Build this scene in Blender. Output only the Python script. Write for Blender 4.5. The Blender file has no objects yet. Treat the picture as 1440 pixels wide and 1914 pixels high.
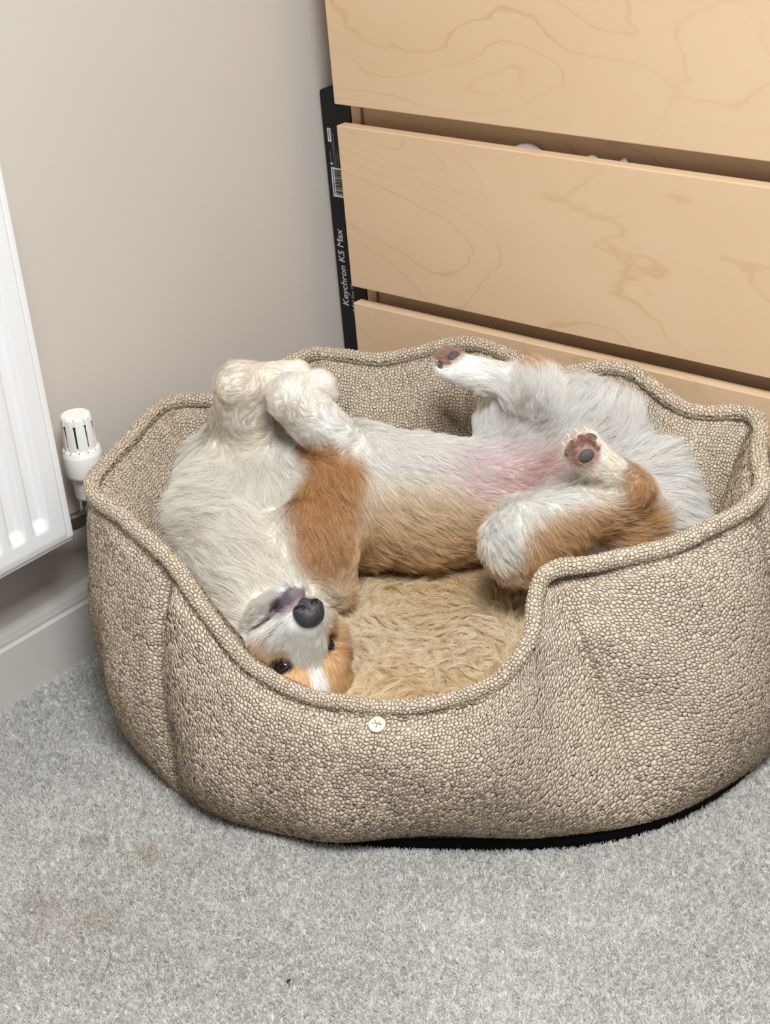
import bpy, bmesh, math, random
import numpy as np
from mathutils import Matrix, Vector
import openvdb

# ------------------------------------------------------------------ camera
CAM_H = 1.13
FOC = 2994.8
YAW, PITCH, ROLL = math.radians(42.258), math.radians(28.258), math.radians(-5.186)
C0 = np.array([1.3334 * CAM_H, 0.0, CAM_H])
cF = np.array([-math.sin(YAW) * math.cos(PITCH), math.cos(YAW) * math.cos(PITCH), -math.sin(PITCH)])
_r = np.array([math.cos(YAW), math.sin(YAW), 0.0])
_u = np.cross(_r, cF)
cR = math.cos(ROLL) * _r + math.sin(ROLL) * _u
cU = np.cross(cR, cF)
scene = bpy.context.scene
cam = bpy.data.cameras.new('camera')
cam_o = bpy.data.objects.new('camera', cam)
scene.collection.objects.link(cam_o)
m = Matrix.Identity(4)
for i in range(3):
    m[i][0], m[i][1], m[i][2], m[i][3] = cR[i], cU[i], -cF[i], C0[i]
cam_o.matrix_world = m
cam.sensor_fit = 'VERTICAL'
cam.sensor_height = 36.0
cam.lens = FOC / 1914 * 36.0
cam.clip_start = 0.05
scene.camera = cam_o

# ------------------------------------------------------------------ light
world = bpy.data.worlds.new('world')
scene.world = world
world.use_nodes = True
world.node_tree.nodes['Background'].inputs['Color'].default_value = (0.93, 0.96, 1.0, 1)
world.node_tree.nodes['Background'].inputs['Strength'].default_value = 1.0


def area_light(name, loc, target, sx, sy, power, col):
    l = bpy.data.lights.new(name, 'AREA')
    l.shape = 'RECTANGLE'; l.size = sx; l.size_y = sy; l.energy = power; l.color = col
    o = bpy.data.objects.new(name, l)
    scene.collection.objects.link(o)
    o.location = loc
    o.rotation_euler = (Vector(target) - Vector(loc)).to_track_quat('-Z', 'Y').to_euler()
    return o


# daylight coming through the roof window
area_light('window_daylight', (1.50, 0.38, 2.33), (1.50, 0.38001, 0.0), 0.9, 0.9, 90, (0.92, 0.965, 1.0))
scene.view_settings.view_transform = 'Standard'
scene.view_settings.look = 'None'
scene.view_settings.gamma = 1.0
scene.view_settings.exposure = 0.12
scene.view_settings.use_curve_mapping = False
scene.cycles.max_bounces = 6
scene.cycles.diffuse_bounces = 4
scene.cycles.transmission_bounces = 4

rng = np.random.default_rng(7)
random.seed(7)


# ------------------------------------------------------------------ helpers
def at(px, py, z):
    """point of the place that the photograph shows at a pixel, at height z"""
    d = cF + cR * (px - 720) / FOC - cU * (py - 957) / FOC
    return C0 + d * (z - C0[2]) / d[2]


def lin(r, g, b):
    f = lambda c: (c / 255 / 12.92) if c / 255 <= 0.04045 else ((c / 255 + 0.055) / 1.055) ** 2.4
    return np.array([f(r), f(g), f(b)])


def link(o, parent=None):
    scene.collection.objects.link(o)
    if parent is not None:
        o.parent = parent
    return o


def tag(o, label=None, cat=None, group=None, kind=None):
    if label: o['label'] = label
    if cat: o['category'] = cat
    if group: o['group'] = group
    if kind: o['kind'] = kind
    return o


def empty(name, loc, label, cat, group=None):
    o = bpy.data.objects.new(name, None)
    o.empty_display_size = 0.05
    link(o)
    o.location = loc
    return tag(o, label, cat, group)


def mesh_obj(name, V, Fc, mat, parent=None, smooth=True, loc=None):
    """V in world space; when parented to an empty the offset is removed"""
    me = bpy.data.meshes.new(name)
    V = np.asarray(V, float)
    off = np.zeros(3)
    p = parent
    while p is not None:
        off = off + np.array(p.location); p = p.parent
    me.from_pydata((V - off).tolist(), [], [list(map(int, f)) for f in Fc])
    if smooth:
        me.polygons.foreach_set('use_smooth', np.ones(len(me.polygons), bool))
    me.update()
    if mat: me.materials.append(mat)
    return link(bpy.data.objects.new(name, me), parent)


def bm_obj(name, bm, mat, parent=None, smooth=False):
    off = Vector((0, 0, 0)); p = parent
    while p is not None:
        off += Vector(p.location); p = p.parent
    bmesh.ops.translate(bm, verts=bm.verts, vec=-off)
    bmesh.ops.recalc_face_normals(bm, faces=bm.faces)
    me = bpy.data.meshes.new(name)
    bm.to_mesh(me); bm.free()
    if smooth:
        me.polygons.foreach_set('use_smooth', np.ones(len(me.polygons), bool))
    if mat: me.materials.append(mat)
    return link(bpy.data.objects.new(name, me), parent)


def box_bm(x0, x1, y0, y1, z0, z1, bev=0.0, seg=2):
    bm = bmesh.new()
    bmesh.ops.create_cube(bm, size=1)
    for v in bm.verts:
        v.co = Vector(((x0 + x1) / 2 + v.co.x * (x1 - x0), (y0 + y1) / 2 + v.co.y * (y1 - y0), (z0 + z1) / 2 + v.co.z * (z1 - z0)))
    if bev > 0:
        bmesh.ops.bevel(bm, geom=bm.edges[:], offset=bev, segments=seg, profile=0.5, affect='EDGES')
    return bm


def box(name, x0, x1, y0, y1, z0, z1, mat, parent=None, bev=0.0):
    return bm_obj(name, box_bm(x0, x1, y0, y1, z0, z1, bev), mat, parent)


def lathe(name, prof, center, mat, parent=None, n=48, axis=None, smooth=True):
    """prof = [(radius, height)...] round a vertical axis, or round `axis`"""
    c = np.array(center, float)
    w = np.array([0, 0, 1.0]) if axis is None else np.array(axis, float) / np.linalg.norm(axis)
    a = np.cross(w, [0, 1, 0] if abs(w[1]) < 0.9 else [1, 0, 0]); a /= np.linalg.norm(a)
    b = np.cross(w, a)
    V, Fc = [], []
    for r, h in prof:
        for k in range(n):
            t = 2 * math.pi * k / n
            V.append(c + w * h + r * (a * math.cos(t) + b * math.sin(t)))
    for i in range(len(prof) - 1):
        for k in range(n):
            k2 = (k + 1) % n
            Fc.append((i * n + k, i * n + k2, (i + 1) * n + k2, (i + 1) * n + k))
    Fc.append(tuple(range(n))[::-1])
    Fc.append(tuple((len(prof) - 1) * n + k for k in range(n)))
    return mesh_obj(name, V, Fc, mat, parent, smooth)


def tube(name, P, r, mat, parent=None, n=10, closed=False):
    P = np.asarray(P, float); N = len(P)
    T = np.roll(P, -1, 0) - np.roll(P, 1, 0)
    if not closed:
        T[0] = P[1] - P[0]; T[-1] = P[-1] - P[-2]
    T /= np.linalg.norm(T, axis=1)[:, None]
    up = np.tile([0.0, 0, 1], (N, 1))
    up[np.abs(T[:, 2]) > 0.9] = [1, 0, 0]
    A = np.cross(T, up); A /= np.linalg.norm(A, axis=1)[:, None]
    B = np.cross(A, T)
    rr = np.broadcast_to(np.asarray(r, float), (N,))
    th = np.arange(n) * 2 * math.pi / n
    V = P[:, None] + rr[:, None, None] * (A[:, None] * np.cos(th)[None, :, None] + B[:, None] * np.sin(th)[None, :, None])
    V = V.reshape(-1, 3)
    Fc = []
    for i in range(N if closed else N - 1):
        j = (i + 1) % N
        for k in range(n):
            k2 = (k + 1) % n
            Fc.append((i * n + k, i * n + k2, j * n + k2, j * n + k))
    if not closed:
        Fc.append(tuple(range(n))[::-1]); Fc.append(tuple((N - 1) * n + k for k in range(n)))
    return mesh_obj(name, V, Fc, mat, parent)


# ------------------------------------------------------------------ materials
class NT:
    def __init__(s, name):
        s.m = bpy.data.materials.new(name); s.m.use_nodes = True
        s.t = s.m.node_tree
        s.b = s.t.nodes['Principled BSDF']; s.out = s.t.nodes['Material Output']

    def n(s, typ, **kw):
        o = s.t.nodes.new(typ)
        for k, v in kw.items():
            if k in o.inputs.keys() if isinstance(k, str) else False:
                o.inputs[k].default_value = v
            else:
                setattr(o, k, v)
        return o

    def l(s, a, b): s.t.links.new(a, b)

    def ramp(s, fac, stops):
        r = s.t.nodes.new('ShaderNodeValToRGB')
        e = r.color_ramp.elements
        while len(e) > 1: e.remove(e[-1])
        for i, (p, c) in enumerate(stops):
            x = e[0] if i == 0 else e.new(p)
            x.position = p
            x.color = (*c, 1) if len(c) == 3 else c
        s.l(fac, r.inputs['Fac'])
        return r.outputs['Color']

    def math(s, op, a, b=None, c=None, clamp=False):
        o = s.t.nodes.new('ShaderNodeMath'); o.operation = op; o.use_clamp = clamp
        for i, v in enumerate((a, b, c)):
            if v is None: continue
            if isinstance(v, (int, float)): o.inputs[i].default_value = v
            else: s.l(v, o.inputs[i])
        return o.outputs[0]

    def mix(s, fac, a, b, mode='MIX'):
        o = s.t.nodes.new('ShaderNodeMix'); o.data_type = 'RGBA'; o.blend_type = mode
        for i, v in ((0, fac), (6, a), (7, b)):
            if isinstance(v, (int, float)): o.inputs[i].default_value = v
            elif isinstance(v, (tuple, list, np.ndarray)): o.inputs[i].default_value = (*v[:3], 1)
            else: s.l(v, o.inputs[i])
        return o.outputs[2]

    def coord(s, which='Object', scale=(1, 1, 1)):
        c = s.n('ShaderNodeTexCoord'); mp = s.n('ShaderNodeMapping')
        mp.inputs['Scale'].default_value = scale
        s.l(c.outputs[which], mp.inputs['Vector'])
        return mp.outputs['Vector']

    def noise(s, vec, scale, detail=3, rough=0.5, dist=0.0):
        o = s.n('ShaderNodeTexNoise')
        o.inputs['Scale'].default_value = scale; o.inputs['Detail'].default_value = detail
        o.inputs['Roughness'].default_value = rough; o.inputs['Distortion'].default_value = dist
        if vec is not None: s.l(vec, o.inputs['Vector'])
        return o.outputs['Fac']

    def bump(s, h, strength, dist):
        o = s.n('ShaderNodeBump'); o.inputs['Strength'].default_value = strength; o.inputs['Distance'].default_value = dist
        s.l(h, o.inputs['Height']); s.l(o.outputs['Normal'], s.b.inputs['Normal'])

    def base(s, c, rough=0.5, spec=0.5, metal=0.0):
        if isinstance(c, (tuple, list, np.ndarray)): s.b.inputs['Base Color'].default_value = (*c[:3], 1)
        else: s.l(c, s.b.inputs['Base Color'])
        s.b.inputs['Roughness'].default_value = rough
        s.b.inputs['Specular IOR Level'].default_value = spec
        s.b.inputs['Metallic'].default_value = metal
        return s.m


def plain(name, rgb, rough=0.5, spec=0.5, metal=0.0, nz=0.04, scale=40):
    t = NT(name); v = t.coord()
    f = t.noise(v, scale, 3)
    c = lin(*rgb)
    return t.base(t.mix(f, tuple(c * (1 - nz)), tuple(np.minimum(c * (1 + nz), 1))), rough, spec, metal)


def mat_wall():
    t = NT('wall_paint'); v = t.coord()
    f = t.noise(v, 3, 4); g = t.noise(v, 220, 2)
    c = lin(201, 192, 182)
    t.bump(g, 0.06, 0.002)
    return t.base(t.mix(f, tuple(c * 0.97), tuple(c * 1.02)), 0.7, 0.25)


def mat_carpet():
    t = NT('carpet'); v = t.coord()
    vo = t.n('ShaderNodeTexVoronoi'); vo.inputs['Scale'].default_value = 330; t.l(v, vo.inputs['Vector'])
    d = vo.outputs['Distance']
    f1 = t.noise(v, 420, 3, 0.7); f2 = t.noise(v, 9, 4, 0.6); f3 = t.noise(v, 2.3, 3)
    col = t.ramp(f1, [(0.28, lin(160, 156, 149)), (0.5, lin(198, 195, 188)), (0.72, lin(226, 223, 217))])
    blot = t.ramp(f2, [(0.35, (0.82, 0.82, 0.81)), (0.6, (1, 1, 1))])
    col = t.mix(1.0, col, blot, 'MULTIPLY')
    stain = t.ramp(f3, [(0.58, (1, 1, 1)), (0.75, (0.93, 0.88, 0.80))])
    col = t.mix(1.0, col, stain, 'MULTIPLY')
    h = t.math('ADD', t.math('MULTIPLY', d, -1.0), t.math('MULTIPLY', f1, 1.0))
    t.bump(h, 0.7, 0.004)
    return t.base(col, 0.95, 0.05)


def mat_boucle():
    """looped yarn: rounded bobbles packed close, coloured darker in the gaps between them; the UV map is in metres"""
    t = NT('boucle_fabric')
    uv = t.n('ShaderNodeUVMap'); v3 = t.coord()
    nz = t.n('ShaderNodeTexNoise'); nz.inputs['Scale'].default_value = 45; nz.inputs['Detail'].default_value = 3
    t.l(v3, nz.inputs['Vector'])
    vm = t.n('ShaderNodeVectorMath', operation='MULTIPLY_ADD')
    t.l(nz.outputs['Color'], vm.inputs[0]); vm.inputs[1].default_value = (0.006, 0.006, 0); t.l(uv.outputs[0], vm.inputs[2])

    def vor(feature):
        o = t.n('ShaderNodeTexVoronoi'); o.voronoi_dimensions = '2D'; o.feature = feature
        o.inputs['Scale'].default_value = 235; o.inputs['Randomness'].default_value = 0.82
        t.l(vm.outputs[0], o.inputs['Vector'])
        return o
    e = vor('DISTANCE_TO_EDGE').outputs['Distance']; vc = vor('F1')
    fib = t.noise(v3, 1000, 2)
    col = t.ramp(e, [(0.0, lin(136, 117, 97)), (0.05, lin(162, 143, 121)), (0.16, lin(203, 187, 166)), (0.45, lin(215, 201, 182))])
    sep = t.n('ShaderNodeSeparateColor'); t.l(vc.outputs['Color'], sep.inputs[0])
    col = t.mix(t.math('MULTIPLY', sep.outputs[0], 0.26), col, tuple(lin(176, 157, 134)))
    col = t.mix(t.math('MULTIPLY', fib, 0.16), col, tuple(lin(160, 142, 118)))
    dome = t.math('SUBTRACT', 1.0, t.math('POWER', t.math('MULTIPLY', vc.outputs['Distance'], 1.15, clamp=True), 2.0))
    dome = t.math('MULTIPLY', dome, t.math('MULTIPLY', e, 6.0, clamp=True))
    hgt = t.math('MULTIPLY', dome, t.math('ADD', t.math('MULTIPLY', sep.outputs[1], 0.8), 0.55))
    dsp = t.n('ShaderNodeDisplacement'); dsp.inputs['Scale'].default_value = 0.0017; dsp.inputs['Midlevel'].default_value = 0.3
    t.l(t.math('ADD', hgt, t.math('MULTIPLY', fib, 0.22)), dsp.inputs['Height'])
    t.l(dsp.outputs[0], t.out.inputs['Displacement'])
    t.m.displacement_method = 'BOTH'
    return t.base(col, 0.95, 0.06)


def mat_wood(name, seed, tone=1.0):
    t = NT(name)
    c = t.n('ShaderNodeTexCoord'); mp = t.n('ShaderNodeMapping')
    mp.inputs['Location'].default_value = (seed * 1.7, 0, seed * 0.9)
    mp.inputs['Scale'].default_value = (1.25, 1.0, 3.0)
    t.l(c.outputs['Object'], mp.inputs['Vector']); v = mp.outputs[0]
    n1 = t.math('ADD', t.noise(v, 1.5, 1.5, 0.4, 0.7), t.math('MULTIPLY', t.noise(v, 14, 2, 0.6), 0.035))
    # growth-ring contour lines: thin isolines of a slow noise, soft on one side
    fr = t.math('FRACT', t.math('MULTIPLY', n1, 15.0))
    line = t.math('SUBTRACT', 1.0, t.math('MULTIPLY', t.math('ABSOLUTE', t.math('SUBTRACT', fr, 0.93)), 16.0), clamp=True)
    msk = t.ramp(t.noise(v, 2.2, 3), [(0.40, (0, 0, 0)), (0.66, (1, 1, 1))])
    mp2 = t.n('ShaderNodeMapping'); mp2.inputs['Scale'].default_value = (5, 5, 200)
    t.l(c.outputs['Object'], mp2.inputs['Vector'])
    gr = t.noise(mp2.outputs[0], 3.0, 3)
    sl = t.noise(v, 2.4, 3)
    A = lin(226, 196, 162) * tone; B = lin(213, 180, 143) * tone
    col = t.mix(sl, tuple(A), tuple(B))
    col = t.mix(t.math('MULTIPLY', gr, 0.10), col, tuple(lin(212, 172, 128) * tone))
    col = t.mix(t.math('MULTIPLY', t.math('POWER', fr, 2.0), 0.13), col, tuple(lin(214, 172, 126) * tone))
    lm = t.math('MULTIPLY', line, t.math('MULTIPLY_ADD', msk, 0.30, 0.05))
    col = t.mix(lm, col, tuple(lin(178, 132, 92) * tone))
    fl = t.n('ShaderNodeTexVoronoi'); fl.inputs['Scale'].default_value = 6.5
    t.l(v, fl.inputs['Vector'])
    spot = t.math('LESS_THAN', fl.outputs['Distance'], 0.014)
    col = t.mix(t.math('MULTIPLY', spot, 0.5), col, tuple(lin(130, 88, 56) * tone))
    t.bump(gr, 0.02, 0.001)
    return t.base(col, 0.45, 0.35)


def mat_fur(name, attr='col', rough=0.6):
    t = NT(name)
    a = t.n('ShaderNodeAttribute'); a.attribute_name = attr
    t.t.nodes.remove(t.b)
    df = t.n('ShaderNodeBsdfDiffuse'); tr = t.n('ShaderNodeBsdfTranslucent'); gl = t.n('ShaderNodeBsdfGlossy')
    gl.inputs['Roughness'].default_value = 0.45
    t.l(a.outputs['Color'], df.inputs['Color']); t.l(a.outputs['Color'], tr.inputs['Color'])
    gl.inputs['Color'].default_value = (0.9, 0.9, 0.9, 1)
    m1 = t.n('ShaderNodeMixShader'); m1.inputs[0].default_value = 0.45
    t.l(df.outputs[0], m1.inputs[1]); t.l(tr.outputs[0], m1.inputs[2])
    m2 = t.n('ShaderNodeMixShader'); m2.inputs[0].default_value = 0.04
    t.l(m1.outputs[0], m2.inputs[1]); t.l(gl.outputs[0], m2.inputs[2])
    t.l(m2.outputs[0], t.out.inputs['Surface'])
    return t.m


def mat_skin():
    t = NT('dog_skin')
    a = t.n('ShaderNodeAttribute'); a.attribute_name = 'col'
    v = t.coord(); g = t.noise(v, 500, 2)
    t.bump(g, 0.3, 0.001)
    return t.base(a.outputs['Color'], 0.75, 0.2)


def mat_nose():
    t = NT('nose_leather'); v = t.coord()
    vo = t.n('ShaderNodeTexVoronoi'); vo.inputs['Scale'].default_value = 900; t.l(v, vo.inputs['Vector'])
    t.bump(vo.outputs['Distance'], 0.35, 0.0008)
    f = t.noise(v, 120, 3)
    return t.base(t.mix(f, tuple(lin(34, 33, 36)), tuple(lin(58, 55, 58))), 0.42, 0.5)


M = dict(
    wall_dim=plain('bounce_dimming_grey', (124, 125, 130), 0.8, 0.2), wall=mat_wall(), carpet=mat_carpet(), boucle=mat_boucle(),
    skirting=plain('skirting_paint', (196, 190, 182), 0.45, 0.4),
    radiator=plain('radiator_enamel', (232, 230, 228), 0.3, 0.5, nz=0.01),
    plastic=plain('valve_plastic', (234, 230, 222), 0.35, 0.5, nz=0.01),
    slot=plain('slot_dark', (22, 22, 22), 0.6),
    chrome=plain('chrome', (190, 190, 190), 0.15, 0.5, 1.0),
    boxblack=plain('card_black', (20, 20, 23), 0.5, 0.35),
    sticker=plain('sticker_white', (206, 204, 200), 0.6),
    ink=plain('ink_black', (18, 18, 20), 0.6),
    print_=plain('print_silver', (196, 194, 192), 0.5),
    printdim=plain('print_grey', (112, 112, 112), 0.6),
    base=plain('base_black', (14, 14, 15), 0.85, 0.1),
    badge=plain('badge_brass', (246, 240, 214), 0.3, 0.6, 0.25, nz=0.06, scale=250),
    engrave=plain('engraving', (150, 132, 80), 0.45, 0.5, 0.5),
    cloth=plain('white_cotton', (232, 230, 238), 0.9, 0.1, nz=0.05),
    nose=mat_nose(),
    eye=plain('eye_dark', (26, 17, 12), 0.06, 0.6, nz=0.1),
    sclera=plain('eye_white', (196, 194, 196), 0.12, 0.6),
    lid=plain('eyelid', (30, 24, 22), 0.5),
    pad=plain('paw_pad', (84, 78, 80), 0.7, 0.3, nz=0.25, scale=500),
    claw=plain('claw_ivory', (228, 218, 206), 0.4),
    lip=plain('lip_skin', (84, 72, 78), 0.5, 0.4, nz=0.15, scale=300),
    fur=mat_fur('dog_fur'), shag=mat_fur('shag_fur'), skin=mat_skin(),
    backing=plain('cushion_backing', (176, 150, 110), 0.95, 0.05, nz=0.2, scale=60),
    whisker=plain('whisker', (60, 52, 46), 0.5),
    pile=mat_fur('carpet_fibre'),
)

# ================================================================== the room
CF = 1.568          # y of the drawer fronts
o = bm_obj('floor', box_bm(-0.1, 2.37, -1.82, 2.16, -0.08, 0.0), M['carpet']); tag(o, 'pale grey cut-pile carpet', kind='structure')
o = bm_obj('wall_left', box_bm(-0.1, 0.0, -1.82, 2.16, 0.0, 2.3), M['wall']); tag(o, 'off-white painted wall behind the radiator', kind='structure')
o = bm_obj('wall_back', box_bm(0.0, 2.37, 2.06, 2.16, 0.0, 2.3), M['wall']); tag(o, 'off-white painted wall behind the chest', kind='structure')
# the rest of the small room, behind and beside the camera, lit by a roof window
WX, CZ = 2.30, 2.30
LX0, LX1, LY0, LY1 = 1.03, 1.97, -0.09, 0.85
o = bm_obj('wall_right', box_bm(WX, WX + .07, -1.7, 2.06, 0, CZ), M['wall_dim']); tag(o, 'unseen wall to the right of the camera, toned grey to dim the bounce light', kind='structure')  # grey of these unseen walls is made up to lower the bounced fill
o = bm_obj('wall_front', box_bm(0.0, WX, -1.82, -1.7, 0.0, CZ), M['wall_dim']); tag(o, 'unseen wall behind the camera, toned grey to dim the bounce light', kind='structure')
ce = bm_obj('ceiling', box_bm(-0.1, LX0, -1.82, 2.16, CZ, CZ + .1), M['wall']); tag(ce, 'plain painted ceiling with a roof window', kind='structure')
for a_ in ((LX1, WX + .07, -1.82, 2.16), (LX0, LX1, -1.82, LY0), (LX0, LX1, LY1, 2.16)):
    bm_obj('ceiling_panel', box_bm(*a_, CZ, CZ + .1), M['wall'], ce)
wf = bm_obj('window_1', box_bm(LX0, LX0 + .02, LY0, LY1, CZ - .005, CZ + .11), M['radiator']); tag(wf, 'white framed roof window', kind='structure')
for a_ in ((LX1 - .02, LX1, LY0, LY1), (LX0, LX1, LY0, LY0 + .02), (LX0, LX1, LY1 - .02, LY1)):
    bm_obj('window_frame', box_bm(*a_, CZ - .005, CZ + .11), M['radiator'], wf)
# baseboard with a stepped moulding along the left wall
prof = [(0, 0), (0.016, 0), (0.016, 0.078), (0.013, 0.082), (0.013, 0.086), (0.0105, 0.0935), (0.006, 0.099), (0.004, 0.102), (0, 0.102)]
V = [(x, y, z) for y in (-1.7, 2.06) for x, z in prof]
n = len(prof)
Fc = [(i, (i + 1) % n, n + (i + 1) % n, n + i) for i in range(n)] + [tuple(range(n))[::-1], tuple(range(n, 2 * n))]
o = mesh_obj('baseboard_left', V, Fc, M['skirting'], smooth=False); tag(o, 'painted skirting board under the radiator', kind='structure')

# ================================================================== radiator
RX, RY, RZ0, RZ1 = 0.085, 1.009, 0.216, 0.69
rad = empty('radiator', (0.05, RY - 0.4, RZ0), 'white fluted panel radiator hung on the left wall', 'radiator')
ys = []; xs = []
# pressed front sheet: flat border then shallow vertical channels
nflt = 18
pitch = 0.0345
Yst = RY - 0.030
W = nflt * pitch + 0.06


def flute(y):
    u = (Yst - y) / pitch
    if u < 0 or u > nflt: return 0.0
    f = u - math.floor(u)
    a = min(max((f - 0.10) / 0.22, 0), 1) - min(max((f - 0.62) / 0.22, 0), 1)
    a = a * a * (3 - 2 * a)
    return a


yv = np.linspace(RY - W, RY, 400)
zv = np.concatenate([np.linspace(RZ0, RZ0 + 0.012, 4), np.linspace(RZ0 + 0.016, RZ0 + 0.075, 26), np.linspace(RZ0 + 0.09, RZ1 - 0.09, 10), np.linspace(RZ1 - 0.075, RZ1 - 0.016, 16), np.linspace(RZ1 - 0.012, RZ1, 4)])
V = []
for z in zv:
    e = min(z - RZ0, RZ1 - z)
    vz = min(max((e - 0.030) / 0.014, 0), 1)
    for y in yv:
        ey = min(RY - y, y - (RY - W), e)
        lip = -0.010 if ey < 0.0012 else (-0.0016 if ey < 0.0095 else (-0.0024 if ey < 0.0115 else 0.0))
        V.append((RX + lip - 0.0085 * flute(y) * vz, y, z))
nx = len(yv)
Fc = [(i * nx + j, i * nx + j + 1, (i + 1) * nx + j + 1, (i + 1) * nx + j) for i in range(len(zv) - 1) for j in range(nx - 1)]
mesh_obj('front_panel', V, Fc, M['radiator'], rad, smooth=True)
box('back_panel', 0.022, 0.034, RY - W + 0.005, RY - 0.005, RZ0 + 0.004, RZ1 - 0.004, M['radiator'], rad, 0.003)
box('end_cover', 0.024, RX - 0.006, RY - 0.004, RY - 0.001, RZ0 + 0.02, RZ1 - 0.004, M['radiator'], rad, 0.001)
box('bottom_edge', 0.030, RX - 0.002, RY - W + 0.004, RY - 0.002, RZ0, RZ0 + 0.010, M['radiator'], rad, 0.003)
for k in range(30):
    y = RY - W + 0.02 + k * (W - 0.04) / 29
    box('top_grille_bar', 0.030, RX - 0.004, y - 0.006, y + 0.006, RZ1 - 0.004, RZ1 + 0.002, M['radiator'], rad, 0.0008)
for y in (RY - 0.12, RY - W + 0.12):
    box('wall_bracket', 0.0012, 0.024, y - 0.02, y + 0.02, RZ0 + 0.08, RZ1 - 0.08, M['radiator'], rad, 0.001)
# thermostatic valve on the end of the radiator
VX, VY = 0.045, 1.070
valve = lathe('valve_head', [(0.0165, 0.2375), (0.0175, 0.240), (0.0178, 0.262), (0.0195, 0.2655), (0.0232, 0.268), (0.0242, 0.272), (0.0242, 0.296), (0.0236, 0.2985), (0.0232, 0.299), (0.0230, 0.3035), (0.0208, 0.3055)], (VX, VY, 0), M['plastic'], rad)
valve['label'] = 'white thermostatic valve head'
# ribbed cap: radius dips at the slots
V, Fc = [], []
nseg = 192; hs = [0.3050, 0.3070, 0.340, 0.3455, 0.3480, 0.3490]; rs = [0.0208, 0.0207, 0.0192, 0.0186, 0.0172, 0.0150]
for i, (h_, r_) in enumerate(zip(hs, rs)):
    for k in range(nseg):
        t = 2 * math.pi * k / nseg
        g = (t / (2 * math.pi) * 9 + 0.28) % 1.0
        dip = 0.0022 if (g < 0.13 and 1 <= i <= 3) else 0.0
        V.append((VX + (r_ - dip) * math.cos(t), VY + (r_ - dip) * math.sin(t), h_))
for i in range(len(hs) - 1):
    for k in range(nseg):
        k2 = (k + 1) % nseg
        Fc.append((i * nseg + k, i * nseg + k2, (i + 1) * nseg + k2, (i + 1) * nseg + k))
Fc.append(tuple((len(hs) - 1) * nseg + k for k in range(nseg)))
mesh_obj('valve_cap', V, Fc, M['plastic'], valve, smooth=False)
for k in range(9):
    t = 2 * math.pi * ((k - 0.28 + 0.065) / 9)
    bm = bmesh.new(); bmesh.ops.create_cube(bm, size=1)
    bmesh.ops.scale(bm, vec=(0.0012, 0.0033, 0.028), verts=bm.verts)
    bmesh.ops.rotate(bm, verts=bm.verts, cent=(0, 0, 0), matrix=Matrix.Rotation(t, 3, 'Z'))
    bmesh.ops.translate(bm, verts=bm.verts, vec=(VX + 0.0187 * math.cos(t), VY + 0.0187 * math.sin(t), 0.3245))
    bm_obj('slot', bm, M['slot'], valve)


def text_obj(name, body, size, mat, X, Y, pos, parent, extrude=0.0001, shear=0.0, bold=0.0, align='CENTER', sx=1.0):
    cu = bpy.data.curves.new(name, 'FONT')
    cu.body = body; cu.size = size; cu.extrude = extrude; cu.shear = shear; cu.offset = bold; cu.align_x = align; cu.align_y = 'CENTER'
    cu.materials.append(mat)
    ob = bpy.data.objects.new(name, cu)
    X = Vector(X).normalized(); Y = Vector(Y).normalized(); Z = X.cross(Y)
    mm = Matrix((X * sx, Y, Z)).transposed().to_4x4()
    off = Vector((0, 0, 0)); p = parent
    while p is not None:
        off += Vector(p.location); p = p.parent
    mm.translation = Vector(pos) - off
    link(ob)
    dg = bpy.context.evaluated_depsgraph_get()
    me = bpy.data.meshes.new_from_object(ob.evaluated_get(dg))
    bpy.data.objects.remove(ob); bpy.data.curves.remove(cu)
    me.transform(mm)
    me.materials.clear(); me.materials.append(mat)
    return link(bpy.data.objects.new(name, me), parent)


for k, (ch, ang) in enumerate((('2', -102), ('3', -74), ('4', -46), ('5', -18), ('1', 10))):
    a = math.radians(ang)
    ra = Vector((math.cos(a), math.sin(a), 0)); tx = Vector((-math.sin(a), math.cos(a), 0))
    text_obj('dial_numeral', ch, 0.0052, M['printdim'], tx, Vector((0, 0, 1)) * 0.35 - ra * 0.94, Vector((VX, VY, 0.3049)) + ra * 0.0221, valve)
lathe('valve_nut', [(0.0135, 0.205), (0.0145, 0.207), (0.0145, 0.2365), (0.0130, 0.238)], (VX, VY, 0), M['chrome'], rad, n=12, smooth=False)
tube('valve_body', [(VX, VY, 0.212), (VX, VY - 0.03, 0.214), (VX, RY - 0.003, 0.222)], [0.0105, 0.0105, 0.0105], M['chrome'], rad, 16)
tube('supply_pipe', [(VX, VY, 0.215), (VX, VY, 0.19), (VX, VY, 0.0)], 0.0075, M['chrome'], rad, 16)

# ================================================================== chest of drawers
CX0, CX1, CY0 = 0.058, 0.858, 1.599
wood = [mat_wood('maple_veneer_%s' % s, k * 3.1 + 0.4) for k, s in enumerate(('one', 'two', 'three'))]
woodc = mat_wood('maple_carcass', 11.3, 0.94)
chest = empty('chest_of_drawers', (0.458, 1.83, 0), 'maple veneer chest with three wide handleless drawers behind the dog bed', 'chest')
box('side_panel', CX0, CX0 + 0.0165, CY0, 2.05, 0, 0.86, woodc, chest, 0.0008)
box('side_panel', CX1 - 0.0165, CX1, CY0, 2.05, 0, 0.86, woodc, chest, 0.0008)
box('top_panel', CX0, CX1, CF, 2.05, 0.86, 0.88, woodc, chest, 0.001)
box('back_board', CX0 + 0.0165, CX1 - 0.0165, 2.04, 2.05, 0.0, 0.86, woodc, chest)
box('plinth', CX0 + 0.0165, CX1 - 0.0165, CY0 + 0.011, CY0 + 0.03, 0.0, 0.085, woodc, chest)
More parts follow.
